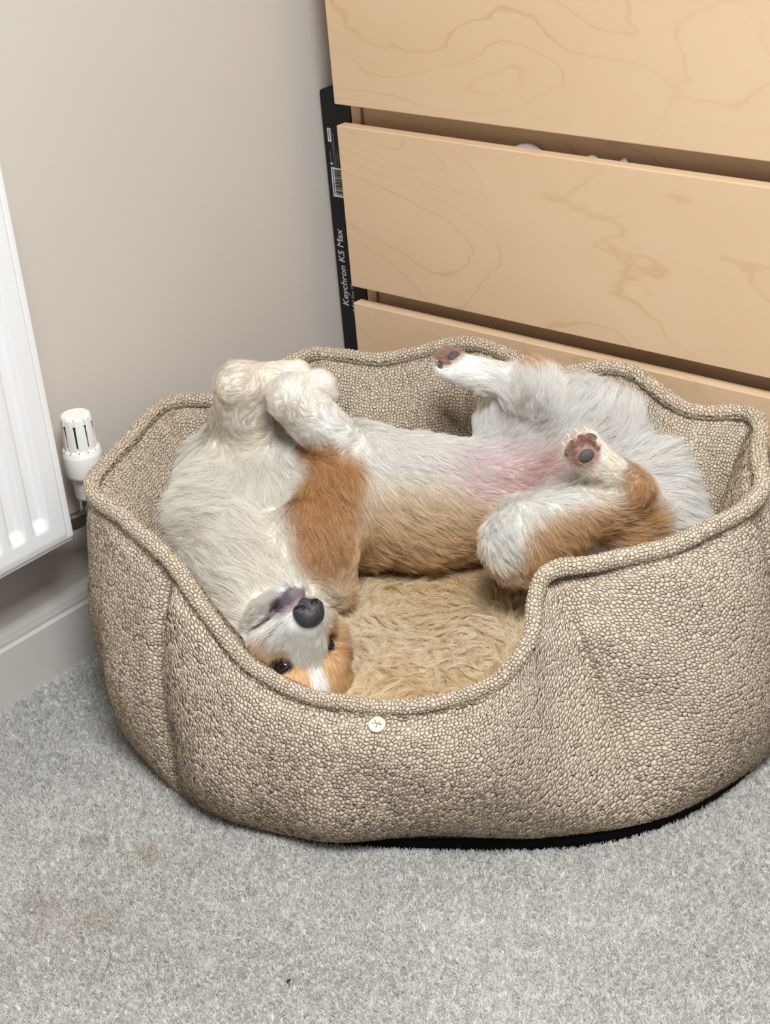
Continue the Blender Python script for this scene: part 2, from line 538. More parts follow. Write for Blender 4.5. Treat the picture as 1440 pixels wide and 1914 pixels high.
for z in (0.335, 0.588):
    box('rail', CX0 + 0.0178, CX1 - 0.0178, CY0 + 0.004, CY0 + 0.022, z - 0.045, z + 0.045, woodc, chest, 0.0005)
for k, (z0, z1) in enumerate(((0.6025, 0.848), (0.346, 0.574), (0.092, 0.3215))):
    d = box('drawer_front', CX0 - 0.0005, CX1, CF, CF + 0.018, z0, z1, wood[k], chest, 0.0012)
    bmx = bmesh.new()
    for a in ((CX0 + 0.03, CX1 - 0.03, CF + 0.018, 2.0, z0 + 0.02, z0 + 0.026), (CX0 + 0.03, CX0 + 0.042, CF + 0.018, 2.0, z0 + 0.02, z1 - 0.07),
              (CX1 - 0.042, CX1 - 0.03, CF + 0.018, 2.0, z0 + 0.02, z1 - 0.07)):
        b2 = box_bm(*a); me = bpy.data.meshes.new('tmp'); b2.to_mesh(me); b2.free(); bmx.from_mesh(me); bpy.data.meshes.remove(me)
    bm_obj('drawer_tray', bmx, woodc, d)
# two short scratches at the corner of the lowest front
for (x, z, a) in ((0.073, 0.3105, 0.7), (0.090, 0.3120, -0.5)):
    bm = box_bm(-0.004, 0.004, -0.0002, 0.0002, -0.0005, 0.0005)
    bmesh.ops.rotate(bm, verts=bm.verts, cent=(0, 0, 0), matrix=Matrix.Rotation(-a, 3, 'Y'))
    bmesh.ops.translate(bm, verts=bm.verts, vec=(x, CF - 0.0001, z))
    bm_obj('scratch', bm, M['sticker'], chest)


def garment(name, cx, w, top, label, seed):
    """folded soft garment inside the middle drawer, its crest showing above the front"""
    r_ = np.random.default_rng(seed)
    nu, nv = 48, 28
    ph = r_.uniform(0, 6.28, 6)
    V, Fc = [], []
    for i in range(nu):
        u = i / (nu - 1) * 2 - 1
        crest = max(1 - abs(u - 0.25 * (1 - u * u) * math.sin(ph[0])) ** 2.0, 0.0)
        tp = 0.548 + (top - 0.548) * crest + 0.0008 * math.sin(5 * u + ph[2])
        for j in range(nv):
            t = 2 * math.pi * j / nv
            sn = math.copysign(abs(math.sin(t)) ** 0.8, math.sin(t))
            V.append((cx + u * w * 1.25, CF + 0.0265 + 0.0078 * math.cos(t) + 0.0006 * math.sin(7 * u + ph[1]), 0.3735 + (tp - 0.3735) * (0.5 + 0.5 * sn)))
    for i in range(nu - 1):
        for j in range(nv):
            j2 = (j + 1) % nv
            Fc.append((i * nv + j, i * nv + j2, (i + 1) * nv + j2, (i + 1) * nv + j))
    Fc.append(tuple(range(nv))[::-1]); Fc.append(tuple((nu - 1) * nv + j for j in range(nv)))
    ob = mesh_obj(name, V, Fc, M['cloth'])
    return tag(ob, label, 'clothing', 'clothes in the middle drawer')


garment('folded_garment', 0.352, 0.036, 0.5765, 'pale folded cloth bulging widest above the middle drawer front', 1)
garment('folded_garment', 0.440, 0.022, 0.5735, 'low pale cloth fold showing between two others above the drawer', 2)
garment('folded_garment', 0.490, 0.011, 0.5755, 'small crumpled pale cloth peak, rightmost above the drawer front', 3)

# ================================================================== keyboard box wedged beside the chest
kb = empty('keyboard_box', (0.03, 1.69, 0.1025), 'tall black cardboard box wedged upright between wall and chest', 'box')
BY = 1.599
box('carton', 0.0035, 0.0565, BY, BY + 0.18, 0.1025, 0.609, M['boxblack'], kb, 0.0012)
box('lid_flap', 0.0045, 0.0555, BY + 0.002, BY + 0.178, 0.6085, 0.6098, M['boxblack'], kb, 0.0004)
UPZ, LEFT = (0, 0, 1), (-1, 0, 0)
text_obj('lettering', 'Keychron K5 Max', 0.0158, M['print_'], UPZ, LEFT, (0.0158, BY - 0.0002, 0.3555), kb, bold=0.0002, shear=0.12, sx=0.985)
text_obj('lettering', 'A Full Size W', 0.0078, M['print_'], UPZ, LEFT, (0.0302, BY - 0.0002, 0.291), kb, align='LEFT')


def dashes(name, x, a, b, w, mat, parent, seed, y=BY - 0.0003):
    """a line of print too small to read: short strokes with word gaps, one mesh"""
    rr = random.Random(seed); z = a
    V, Fc = [], []
    while z < b:
        l_ = rr.uniform(0.0006, 0.0016)
        k = len(V)
        V += [(x - w / 2, y, z), (x + w / 2, y, z), (x + w / 2, y, z + l_), (x - w / 2, y, z + l_)]
        V += [(p[0], y + 0.0003, p[2]) for p in V[k:k + 4]]
        Fc += [(k, k + 1, k + 2, k + 3), (k + 4, k + 7, k + 6, k + 5), (k, k + 4, k + 5, k + 1), (k + 1, k + 5, k + 6, k + 2), (k + 2, k + 6, k + 7, k + 3), (k + 3, k + 7, k + 4, k)]
        z += l_ + rr.choice((0.0003, 0.0003, 0.0009))
    return mesh_obj(name, V, Fc, mat, parent, smooth=False)


sk = box('sticker', 0.0112, 0.0168, BY - 0.0004, BY, 0.539, 0.558, M['sticker'], kb)
dashes('small_print', 0.0140, 0.5415, 0.5555, 0.0012, M['ink'], sk, 9, BY - 0.0007)
st = box('barcode_label', 0.0114, 0.0420, BY - 0.0004, BY, 0.461, 0.503, M['sticker'], kb)
zz = 0.4645; r_ = random.Random(3)
while zz < 0.4995:
    w_ = r_.choice((0.0005, 0.0008, 0.0012, 0.0019))
    box('bar', 0.0172, 0.0410, BY - 0.0007, BY - 0.0003, zz, zz + w_, M['ink'], st)
    zz += w_ + r_.choice((0.0004, 0.0006, 0.0010))
dashes('small_print', 0.0146, 0.4645, 0.4995, 0.0014, M['ink'], st, 4, BY - 0.0007)
lathe('round_mark', [(0.0022, 0), (0.0022, 0.0004)], (0.0132, BY, 0.5078), M['print_'], kb, n=20, axis=(0, -1, 0))
for k, (x, a, b) in enumerate(((0.0180, 0.505, 0.558), (0.0210, 0.5045, 0.552), (0.0128, 0.511, 0.525), (0.0238, 0.5045, 0.523), (0.0265, 0.5045, 0.528))):
    dashes('small_print', x, a, b, 0.0012, M['printdim'], kb, k)

# ================================================================== dog bed
ST = [  # rim pixel x, y, height z; outer bottom x, y; inset of the inner foot; seam
    (168, 908, .300, .130, 1.005, .070, 1), (235, 825, .300, .080, 1.120, .075, 0), (312, 752, .305, .070, 1.230, .075, 1),
    (430, 740, .300, .078, 1.330, .080, 0), (572, 662, .317, .110, 1.420, .070, 1), (720, 670, .304, .185, 1.480, .062, 0),
    (880, 641, .325, .275, 1.510, .060, 1), (1030, 692, .315, .380, 1.515, .058, 0), (1168, 688, .330, .490, 1.515, .058, 1),
    (1285, 762, .313, .600, 1.512, .058, 0), (1412, 776, .318, .705, 1.495, .060, 1), (1422, 852, .310, .785, 1.445, .062, 0),
    (1416, 934, .300, .835, 1.375, .065, 1), (1270, 1015, .295, .850, 1.290, .062, 0), (1130, 1051, .290, .835, 1.205, .060, 0),
    (1035, 1066, .287, .805, 1.135, .060, 1), (1004, 1110, .267, .765, 1.085, .050, 0), (990, 1194, .235, .722, 1.048, .045, 0),
    (935, 1272, .200, .680, 1.018, .045, 0), (845, 1310, .176, .630, .985, .045, 0), (740, 1324, .166, .580, .955, .045, 0),
    (639, 1316, .164, .530, .928, .045, 0), (545, 1291, .170, .480, .910, .045, 0), (455, 1234, .190, .420, .897, .045, 0),
    (385, 1147, .232, .370, .892, .045, 0), (318, 1052, .275, .330, .897, .055, 1), (235, 975, .292, .220, .928, .065, 0)]
NS = len(ST)
RIM = np.array([at(a, b, c) for a, b, c, *_ in ST])
BOT = np.array([(s[3], s[4], 0.0) for s in ST])
INS = np.array([s[5] for s in ST]); SEAM = [i for i, s in enumerate(ST) if s[6]]


def crom(P, u):
    """periodic Catmull-Rom through P at parameters u (in station numbers)"""
    P = np.asarray(P, float); n = len(P)
    i = np.floor(u).astype(int); t = u - i
    if P.ndim > 1: t = t[:, None]
    p0, p1, p2, p3 = P[(i - 1) % n], P[i % n], P[(i + 1) % n], P[(i + 2) % n]
    return 0.5 * (2 * p1 + (p2 - p0) * t + (2 * p0 - 5 * p1 + 4 * p2 - p3) * t ** 2 + (3 * p1 - p0 - 3 * p2 + p3) * t ** 3)


# even arc-length parameters
uu = np.linspace(0, NS, 4000, endpoint=False)
pp = crom(RIM, uu)
sl = np.concatenate([[0], np.cumsum(np.linalg.norm(np.roll(pp, -1, 0) - pp, axis=1))])
NU = int(sl[-1] / 0.0019)
U_ = np.interp(np.linspace(0, sl[-1], NU, endpoint=False), sl, np.concatenate([uu, [NS]]))
rim = crom(RIM, U_); bot = crom(BOT, U_); ins = crom(INS, U_)


def hnorm(P):
    T = np.roll(P, -8, 0) - np.roll(P, 8, 0)
    N = np.stack([-T[:, 1], T[:, 0], np.zeros(len(T))], 1)
    N /= np.linalg.norm(N, axis=1)[:, None] + 1e-9
    c = P.mean(0)
    s = np.sign(((P - c) * N).sum(1)); s[s == 0] = 1
    return N * s[:, None]


def smooth_per(A, k):
    for _ in range(k):
        A = (np.roll(A, 1, 0) + 2 * A + np.roll(A, -1, 0)) / 4
    return A


nb = smooth_per(hnorm(bot), 600); nb /= np.linalg.norm(nb, axis=1)[:, None]
crease = np.zeros(NU); pillow = np.zeros(NU)
for k, s in enumerate(SEAM):
    dd = np.abs((U_ - s + NS / 2) % NS - NS / 2)
    amp = 0.45 if ST[s][2] < .29 and ST[s][0] > 900 else 1.0
    crease = np.maximum(crease, amp * np.exp(-(dd / 0.12) ** 2))
    pillow = np.maximum(pillow, np.exp(-(dd / 0.55) ** 2))
zup = np.array([0, 0, 1.0])
H = rim[:, 2]
front = np.exp(-((((U_ - 17 + NS / 2) % NS) - NS / 2) / 4.0) ** 4)    # where the black base shows
zb = 0.004 + 0.016 * front


def bez(P0, P1, P2, P3, t):
    return ((1 - t) ** 3)[:, None, None] * P0 + (3 * t * (1 - t) ** 2)[:, None, None] * P1 + (3 * t ** 2 * (1 - t))[:, None, None] * P2 + (t ** 3)[:, None, None] * P3


bul = (0.048 - 0.020 * pillow)[:, None]
low = np.clip((0.29 - H) / 0.12, 0, 1)[:, None]       # 1 along the low entrance
P0 = bot - nb * 0.012 + zup * zb[:, None]
P1 = bot + nb * bul * 0.75 + zup * (H * 0.22)[:, None]
P2 = rim * [1, 1, 0] + nb * (bul * (0.95 - 0.25 * low)) + zup * (H * 0.86)[:, None]
P3 = rim
NO = 190
outer = bez(P0, P1, P2, P3, np.linspace(0, 1, NO))
inn = rim * [1, 1, 0] - nb * ins[:, None]
Q1 = rim - nb * 0.026 - zup * 0.010
Q2 = inn + zup * (0.62 * H + 0.03)[:, None] - nb * (0.022 - 0.012 * pillow)[:, None]
Q3 = inn + zup * 0.075
NI = 110
inner = bez(P3, Q1, Q2, Q3, np.linspace(0, 1, NI))
# creases and slow wrinkles
tO = np.sin(np.linspace(0, 1, NO) * math.pi)[:, None] ** 0.6
outer = outer - (nb * (crease * 0.017)[:, None])[None] * tO[:, :, None]
tI = np.sin(np.linspace(0, 1, NI) * math.pi)[:, None] ** 0.6
inner = inner + (nb * (crease * 0.010)[:, None])[None] * tI[:, :, None]


def wrinkle(G, amp, seed):
    r_ = np.random.default_rng(seed)
    w = np.zeros(G.shape[:2])
    for _ in range(14):
        k = r_.normal(0, 1, 3); k *= r_.uniform(25, 75) / np.linalg.norm(k)
        w += np.sin(G @ k + r_.uniform(0, 6.28)) / 14 ** 0.5
    return G + nb[None] * (amp * w)[:, :, None]


outer[1:-1] = wrinkle(outer, 0.0034, 5)[1:-1]
inner[1:-1] = wrinkle(inner, 0.0026, 6)[1:-1]
# narrow diagonal folds that gather under the entrance corners
for (px, py, z, px2, py2, z2, wd, am) in ((1095, 1085, .27, 1180, 1330, .14, .018, .0065), (400, 1215, .19, 470, 1260, .165, .006, .004), (1120, 1180, .23, 1010, 1210, .215, .008, -.004),
                                           (345, 1120, .25, 330, 1330, .12, .010, -.003), (1400, 1010, .27, 1300, 1020, .285, .010, .004)):
    a = at(px, py, z); b = at(px2, py2, z2)
    ab = b - a; G = outer - a
    tt = np.clip((G @ ab) / (ab @ ab), 0, 1)
    dist = np.linalg.norm(G - tt[:, :, None] * ab, axis=2)
    outer -= nb[None] * (am * np.exp(-(dist / (wd * 2.2)) ** 2))[:, :, None]
kO = np.arange(NO)[::-1, None]; kI = np.arange(NI)[:, None]
lenO = np.linalg.norm(np.diff(outer, axis=0), axis=2); dO = np.concatenate([np.cumsum(lenO[::-1], 0)[::-1], np.zeros((1, NU))])
lenI = np.linalg.norm(np.diff(inner, axis=0), axis=2); dI = np.concatenate([np.zeros((1, NU)), np.cumsum(lenI, 0)])
outer -= (nb + 0.35 * zup)[None] * (0.0050 * np.exp(-((dO - 0.016) / 0.008) ** 2))[:, :, None]
inner += (nb - 0.5 * zup)[None] * (0.0030 * np.exp(-((dI - 0.016) / 0.008) ** 2))[:, :, None]
outer[-1] = rim
grid = np.concatenate([outer, inner[1:]], 0)
# one coherent shell with an underside hem turned in
under = bot - nb * 0.04 + zup * (zb + 0.001)[:, None]
grid = np.concatenate([under[None], grid], 0)
NV = grid.shape[0]


def grid_obj(name, G, mat, parent, rim_row=0):
    nv, nu = G.shape[:2]
    i = np.arange(nv - 1)[:, None]; j = np.arange(nu)[None]
    j2 = (j + 1) % nu
    Fq = np.stack([(i * nu + j), (i * nu + j2), ((i + 1) * nu + j2), ((i + 1) * nu + j)], -1).reshape(-1, 4)
    off = np.array(parent.location) if parent is not None else np.zeros(3)
    ob = quick_mesh(name, G.reshape(-1, 3) - off, Fq, mat, parent)
    # UV in metres: along the rim, and up the profile
    su = np.concatenate([[0], np.cumsum(np.linalg.norm(np.roll(G, -1, 1) - G, axis=2).mean(0))])
    lv = np.linalg.norm(np.diff(G, axis=0), axis=2)
    sv = np.concatenate([np.zeros((1, nu)), np.cumsum(lv, 0)]); sv = sv - sv[rim_row][None]
    uv = np.zeros((len(Fq), 4, 2), np.float32)
    ii = np.repeat(np.arange(nv - 1), nu); jj = np.tile(np.arange(nu), nv - 1)
    for q, (di, dj) in enumerate(((0, 0), (0, 1), (1, 1), (1, 0))):
        uv[:, q, 0] = su[jj + dj]; uv[:, q, 1] = sv[ii + di, (jj + dj) % nu]
    ob.data.uv_layers.new(name='UVMap').data.foreach_set('uv', uv.ravel())
    return ob


def quick_mesh(name, V, Q, mat, parent):
    me = bpy.data.meshes.new(name)
    me.vertices.add(len(V)); me.vertices.foreach_set('co', np.asarray(V, np.float32).ravel())
    nf, k = Q.shape
    me.loops.add(nf * k); me.loops.foreach_set('vertex_index', Q.astype(np.int32).ravel())
    me.polygons.add(nf)
    me.polygons.foreach_set('loop_start', np.arange(0, nf * k, k, dtype=np.int32))
    me.polygons.foreach_set('use_smooth', np.ones(nf, bool))
    me.update(calc_edges=True)
    if mat: me.materials.append(mat)
    return link(bpy.data.objects.new(name, me), parent)


bed = empty('dog_bed', (0.46, 1.22, 0), 'beige boucle dog bed with high padded sides on the carpet', 'dog bed')
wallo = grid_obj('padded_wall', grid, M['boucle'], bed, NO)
# rolled edge along the rim
jit = smooth_per(rng.normal(0, 1, (NU, 1)), 60); jit /= jit.std()
pc = rim - nb * 0.002 + zup * (jit * 0.0006)
nk = 18
T = np.roll(pc, -3, 0) - np.roll(pc, 3, 0); T /= np.linalg.norm(T, axis=1)[:, None]
A = np.cross(T, zup); A /= np.linalg.norm(A, axis=1)[:, None]; B = np.cross(A, T)
th = np.arange(nk + 1) * 2 * math.pi / nk
pr = (0.0074 + 0.0012 * np.clip((H - .2) / .08, 0, 1))[None, :, None]
G = pc[None] + pr * (A[None] * np.cos(th)[:, None, None] + B[None] * np.sin(th)[:, None, None])
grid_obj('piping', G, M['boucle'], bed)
# black underside
loop = bot[::12] - nb[::12] * 0.014
nl = len(loop)
V = np.concatenate([loop + zup * 0.0, loop + zup * 0.026])
Fc = [(i, (i + 1) % nl, nl + (i + 1) % nl, nl + i) for i in range(nl)] + [tuple(range(nl))[::-1], tuple(range(nl, 2 * nl))]
mesh_obj('base', V, Fc, M['base'], bed)['label'] = 'black anti-slip underside'

# brass badge on the front, set on the fabric
ub = np.argmin(np.linalg.norm(((outer - C0) / ((outer - C0) @ cF)[:, :, None]) - ((at(705, 1356, .14) - C0) / ((at(705, 1356, .14) - C0) @ cF))[None, None], axis=2))
bi, bj = divmod(int(ub), NU)
bp = outer[bi, bj]
du = outer[bi, (bj + 8) % NU] - outer[bi, bj - 8]; dv = outer[min(bi + 5, NO - 1), bj] - outer[bi - 5, bj]
bn = np.cross(du, dv); bn /= np.linalg.norm(bn)
if bn @ (C0 - bp) < 0: bn = -bn
badge = lathe('badge', [(0.0088, -0.001), (0.0090, 0.0018), (0.0086, 0.0026), (0.0078, 0.0028)], bp + bn * 0.0012, M['badge'], bed, n=40, axis=bn)
badge['label'] = 'small round gold badge'
bx = np.cross(bn, [0, 0, 1.0]); bx = -bx / np.linalg.norm(bx)
if bx @ cR < 0: bx = -bx
by = np.cross(bn, bx); by = by if by[2] > 0 else -by
bc = bp + bn * 0.0041


def sprig(pts, w):
    return tube('engraving', [bc + bx * x * 0.001 + by * y * 0.001 for x, y in pts], w, M['engrave'], badge, 6)


sprig([(0, -4.2), (0.2, -1), (0, 1)], 0.0006)
sprig([(0, 0), (-1.6, 1.4), (-2.8, 4.2)], 0.0006)
sprig([(0.1, -0.6), (1.6, 0.6), (2.4, 2.6)], 0.0006)
sprig([(-2.0, -0.4), (-4.2, 0.6), (-5.8, 0.2)], 0.0005)
sprig([(2.6, -0.4), (4.4, 0.2), (5.4, -0.2)], 0.0008)

# ------------------------------------------------------------------ cushion in the bed
ci = smooth_per(inn, 40)[::10] + nb[::10] * 0.012
nc = len(ci); cc = ci.mean(0) * [1, 1, 0]


def cushion_z(x, y):
    return 0.112 + 0.004 * np.sin(17 * x + 1) * np.sin(15 * y) + 0.003 * np.sin(31 * x - 23 * y)


nr = 40
G = []
for k in range(nr):
    f = 1 - k / nr
    P = cc + (ci * [1, 1, 0] - cc) * f
    edge = np.clip((1 - f) / 0.12, 0, 1); edge = edge * (2 - edge)
    P[:, 2] = 0.060 + (cushion_z(P[:, 0], P[:, 1]) - 0.060) * edge
    G.append(P)
G = np.array(G)
lower = G[0].copy(); lower[:, 2] = 0.028
G = np.concatenate([lower[None], G], 0)
cush = empty('bed_cushion', (0.46, 1.22, 0.028), 'shaggy cream faux-fur cushion lying in the dog bed', 'cushion')
V = (G.reshape(-1, 3)).tolist(); nv = len(V)
Fc = []
for i in range(len(G) - 1):
    for j in range(nc):
        j2 = (j + 1) % nc
        Fc.append((i * nc + j, i * nc + j2, (i + 1) * nc + j2, (i + 1) * nc + j))
V.append((cc[0], cc[1], float(cushion_z(cc[0], cc[1]))))
for j in range(nc): Fc.append(((len(G) - 1) * nc + j, (len(G) - 1) * nc + (j + 1) % nc, nv))
Fc.append(tuple(range(nc))[::-1])
mesh_obj('cushion_pad', V, Fc, M['backing'], cush)


def hair_object(name, pos, rad, col, mat, parent):
    """pos (n,k,3) world, rad (n,k), col (n,3)"""
    n, k = pos.shape[:2]
    hc = bpy.data.hair_curves.new(name)
    hc.add_curves([k] * n)
    off = np.zeros(3); p = parent
    while p is not None:
        off = off + np.array(p.location); p = p.parent
    hc.attributes['position'].data.foreach_set('vector', (pos - off).astype(np.float32).ravel())
    a = hc.attributes.get('radius') or hc.attributes.new('radius', 'FLOAT', 'POINT')
    a.data.foreach_set('value', rad.astype(np.float32).ravel())
    c = hc.attributes.new('col', 'FLOAT_COLOR', 'CURVE')
    c.data.foreach_set('color', np.concatenate([np.clip(col, 0, 1), np.ones((n, 1))], 1).astype(np.float32).ravel())
    hc.materials.append(mat)
    o_ = bpy.data.objects.new(name, hc)
    return link(o_, parent)


def unit(v):
    return v / (np.linalg.norm(v, axis=-1, keepdims=True) + 1e-12)


def shag():
    r_ = np.random.default_rng(21)
    ncl = 5200
    # clump roots over the cushion
    k = r_.integers(0, nc, ncl); f = np.sqrt(r_.uniform(0, 0.98, ncl))
    root = cc + (ci[k] * [1, 1, 0] - cc) * f[:, None]
    root[:, :2] += r_.normal(0, 0.006, (ncl, 2))
    root[:, 2] = cushion_z(root[:, 0], root[:, 1]) - 0.004 - 0.03 * np.clip((f - 0.93) / 0.07, 0, 1)
    x, y = root[:, 0], root[:, 1]
    ang = 2.4 * np.sin(9 * x + 3 * y) + 1.9 * np.sin(13 * y - 5 * x + 1.3) + 1.1 * np.sin(27 * x + 21 * y) + r_.normal(0, 0.55, ncl)
    d0 = np.stack([np.cos(ang), np.sin(ang), np.zeros(ncl)], 1)
    per = 34
    K = 8
    t = np.linspace(0, 1, K)
    L = r_.uniform(0.024, 0.046, ncl)
    curl = r_.uniform(-1.3, 1.3, ncl)
    lift = r_.uniform(0.35, 0.9, ncl)
    # clump spine
    th_ = ang[:, None] + curl[:, None] * t[None] ** 1.3 + 0.35 * np.sin(t[None] * 7 + r_.uniform(0, 6, ncl)[:, None])
    el = lift[:, None] * (1 - 1.55 * t[None])
    step = np.stack([np.cos(th_) * np.cos(el), np.sin(th_) * np.cos(el), np.sin(el)], -1) * (L / (K - 1))[:, None, None]
    spine = root[:, None] + np.concatenate([np.zeros((ncl, 1, 3)), np.cumsum(step, 1)[:, :-1]], 1)
    idx = np.repeat(np.arange(ncl), per)
    nst = len(idx)
    o1 = r_.normal(0, 1, (nst, 3)) * [0.0042, 0.0042, 0.0012]
    spread = (1 - 0.86 * t ** 0.7)[None, :, None]
    pos = spine[idx] + o1[:, None] * spread
    # own waviness and length
    ph = r_.uniform(0, 6.28, (nst, 3)); fr = r_.uniform(3, 8, (nst, 1))
    pos += np.sin(fr[:, :, None] * t[None, :, None] + ph[:, None]) * 0.0011 * t[None, :, None]
    sc = r_.uniform(0.75, 1.12, nst)[:, None, None]
    pos = pos[:, :1] + (pos - pos[:, :1]) * sc
    # stay above the pad
    zf = cushion_z(pos[..., 0], pos[..., 1]) + 0.0005
    inb = f[idx] < 0.9
    pos[..., 2] = np.where(inb[:, None] & (t[None] > 0.25), np.maximum(pos[..., 2], zf + 0.0015 * t[None]), pos[..., 2])
    rad = np.broadcast_to((0.00022 * (1 - 0.75 * t ** 2))[None], (nst, K))
    cA, cB, cC = lin(244, 228, 194), lin(228, 200, 154), lin(248, 240, 222)
    w = np.clip(0.5 + 0.5 * np.sin(11 * x + 7 * y) + r_.normal(0, 0.28, ncl), 0, 1)[idx, None]
    w2 = np.clip(0.35 + 0.5 * np.sin(14 * y - 9 * x + 2) + r_.normal(0, 0.25, ncl), 0, 1)[idx, None]
    col = cA * (1 - w) + cB * w
    col = col * (1 - w2 * 0.6) + cC * w2 * 0.6
    col = col * r_.uniform(0.88, 1.08, (nst, 1))
    ob = hair_object('shag_pile', pos, rad, col, M['shag'], cush)
    tag(ob, kind='stuff')


shag()

# ================================================================== the dog
RGT = np.array([math.cos(YAW), math.sin(YAW), 0.0]); DEP = np.array([-math.sin(YAW), math.cos(YAW), 0.0]); UP = zup


def fl(r, d, z): return unit(RGT * r + DEP * d + UP * z)


# --- head frame (crown down towards the camera, muzzle up)
EYEM = at(571, 1227, 0.165)
l0 = unit(0.85 * cR + 0.53 * cU); v0 = unit(-0.53 * cR + 0.85 * cU); w0 = -cF
HF = unit(0.036 * l0 + 0.031 * v0 + 0.072 * w0)
HL = unit(l0 - HF * (l0 @ HF))
HC = np.cross(HL, HF)
if HC @ cU > 0: HC = -HC


def hd(l, f_, c): return EYEM + HL * l + HF * f_ + HC * c


PR = []   # primitives: kind, a, b, ra, rb, k, flow, length, lift, density


def cap(a, b, ra, rb, k=0.02, flow=None, L=0.02, lift=0.35, dens=1.0):
    a = np.asarray(a, float); b = np.asarray(b, float)
    PR.append(dict(t='c', a=a, b=b, ra=ra, rb=rb, k=k, flow=unit(b - a) if flow is None else flow, L=L, lift=lift, dens=dens))


def ell(c, axes, k=0.012, flow=None, L=0.01, lift=0.25, dens=1.0):
    """axes = three vectors (orthogonal) with lengths as radii"""
    A_ = np.array(axes, float)
    PR.append(dict(t='e', a=np.asarray(c, float), ax=A_, k=k, flow=flow if flow is not None else RGT, L=L, lift=lift, dens=dens))


# trunk, lying on its back from shoulders (left) to rump (right)
cap(at(520, 925, .205), at(660, 925, .205), .074, .082, .03, fl(.5, -.6, -.5), .021, .34)
cap(at(660, 925, .205), at(800, 940, .198), .080, .074, .03, fl(.75, -.35, -.45), .020, .36)
cap(at(800, 940, .196), at(930, 935, .188), .072, .062, .03, fl(.9, -.25, -.2), .019, .38)
cap(at(930, 930, .192), at(1080, 915, .212), .062, .062, .03, fl(.9, 0, .1), .012, .25, .75)
cap(at(1080, 925, .208), at(1200, 925, .212), .060, .046, .03, fl(.8, -.1, .3), .028, .5)
# chest ruff and shoulders
cap(at(425, 905, .215), at(520, 900, .215), .060, .066, .03, fl(-.8, -.3, .2), .030, .44)
cap(at(400, 975, .195), at(465, 880, .220), .052, .055, .03, fl(-.9, -.2, -.1), .040, .56)
cap(at(470, 830, .225), at(560, 860, .225), .052, .060, .03, fl(-.6, .2, .3), .024, .38)
# neck to head
cap(at(415, 985, .190), at(465, 1060, .175), .056, .058, .03, fl(-.6, .3, .2), .030, .42)
cap(at(465, 1060, .175), hd(0, -.080, -.028), .058, .056, .025, fl(-.4, .5, .3), .020, .34)
cap(at(560, 1030, .168), at(592, 1080, .158), .044, .040, .03, fl(.7, -.3, -.2), .026, .38)
# head: skull, brows, cheeks, muzzle, jaw
ell(hd(0, -.052, .014), [HL * .053, HF * .056, HC * .044], .012, unit(-HF + HC * .3), .013, .3)
for s in (-1, 1):
    ell(hd(s * .024, -.012, .014), [HL * .020, HF * .016, HC * .016], .010, unit(-HF + HC * .5), .007, .18)
    ell(hd(s * .040, -.046, -.026), [HL * .030, HF * .036, HC * .036], .014, unit(HL * s * .8 - HF * .6 - HC * .3), .019, .36)
    cap(hd(s * .0115, .056, -.022), hd(s * .026, .004, -.030), .0140, .025, .008, unit(-HF + HL * s * .8), .010, .30)
cap(hd(0, .064, -.013), hd(0, -.008, -.006), .0165, .029, .012, unit(-HF + HC * .1), .009, .26)
cap(hd(-.004, .053, -.050), hd(0, -.030, -.064), .0125, .032, .010, unit(-HF * .8 - HC * .5 - HL * .2), .017, .36)
cap(hd(.005, .053, -.050), hd(0, -.010, -.058), .0115, .024, .010, unit(-HF * .8 - HC * .5 + HL * .2), .015, .34)
# ears folded back under the head
for s in (-1, 1):
    cap(hd(s * .048, -.085, .012), hd(s * .068, -.118, -.006), .014, .008, .012, unit(-HF + HL * s * .4), .014, .3)
# near foreleg: shoulder, elbow, bent wrist, paw
cap(at(588, 1010, .200), at(668, 888, .250), .052, .034, .022, fl(.2, -.7, -.5), .018, .3)
NE, NW, NP = at(664, 866, .258), at(548, 745, .350), at(596, 722, .352)
cap(NE, NW, .034, .0275, .014, None, .013, .28)
cap(NW, NP, .0265, .0205, .010, None, .010, .3)
cap(NE, at(682, 882, .258), .026, .012, .014, fl(.7, -.3, -.2), .022, .5)
# far foreleg
FE, FW, FP = at(462, 822, .270), at(446, 721, .358), at(556, 699, .352)
cap(FE, FW, .044, .0270, .020, None, .013, .3)
cap(FW, FP, .0250, .0175, .010, None, .008, .2)
# near hind leg: hip, knee, hock, paw
NH, NK, NHK, NPW = at(1120, 975, .185), at(982, 1010, .215), at(1175, 915, .262), at(1096, 846, .315)
cap(NH, NK, .050, .042, .022, fl(-.5, -.6, -.4), .022, .38)
cap(NK, NHK, .042, .0240, .018, fl(.8, -.3, -.3), .018, .34)
cap(NHK, NPW, .0225, .0225, .010, None, .009, .2)
cap(at(1165, 965, .212), at(1235, 958, .212), .044, .036, .03, fl(.8, -.2, .2), .032, .5)
# far hind leg
XH, XK, XHK, XPW = at(1090, 840, .258), at(960, 815, .250), at(1000, 728, .328), at(852, 688, .340)
cap(XH, XK, .044, .040, .030, fl(.3, .2, .8), .026, .45)
cap(XK, XHK, .036, .024, .025, fl(.4, .3, .6), .024, .45)
cap(at(1110, 800, .284), XHK, .036, .023, .03, fl(.35, .1, .9), .026, .5)
cap(at(1140, 800, .284), at(1090, 765, .300), .032, .028, .03, fl(.4, .1, .9), .024, .5)
cap(XHK, XPW, .022, .0190, .010, None, .009, .2)
# rump feathers and tail root
cap(at(1180, 880, .236), at(1230, 885, .242), .040, .030, .03, fl(.8, .2, .5), .042, .6)
TA, TB = at(1225, 975, .198), at(1285, 990, .192)
cap(TA, TB, .030, .022, .02, None, .036, .45)


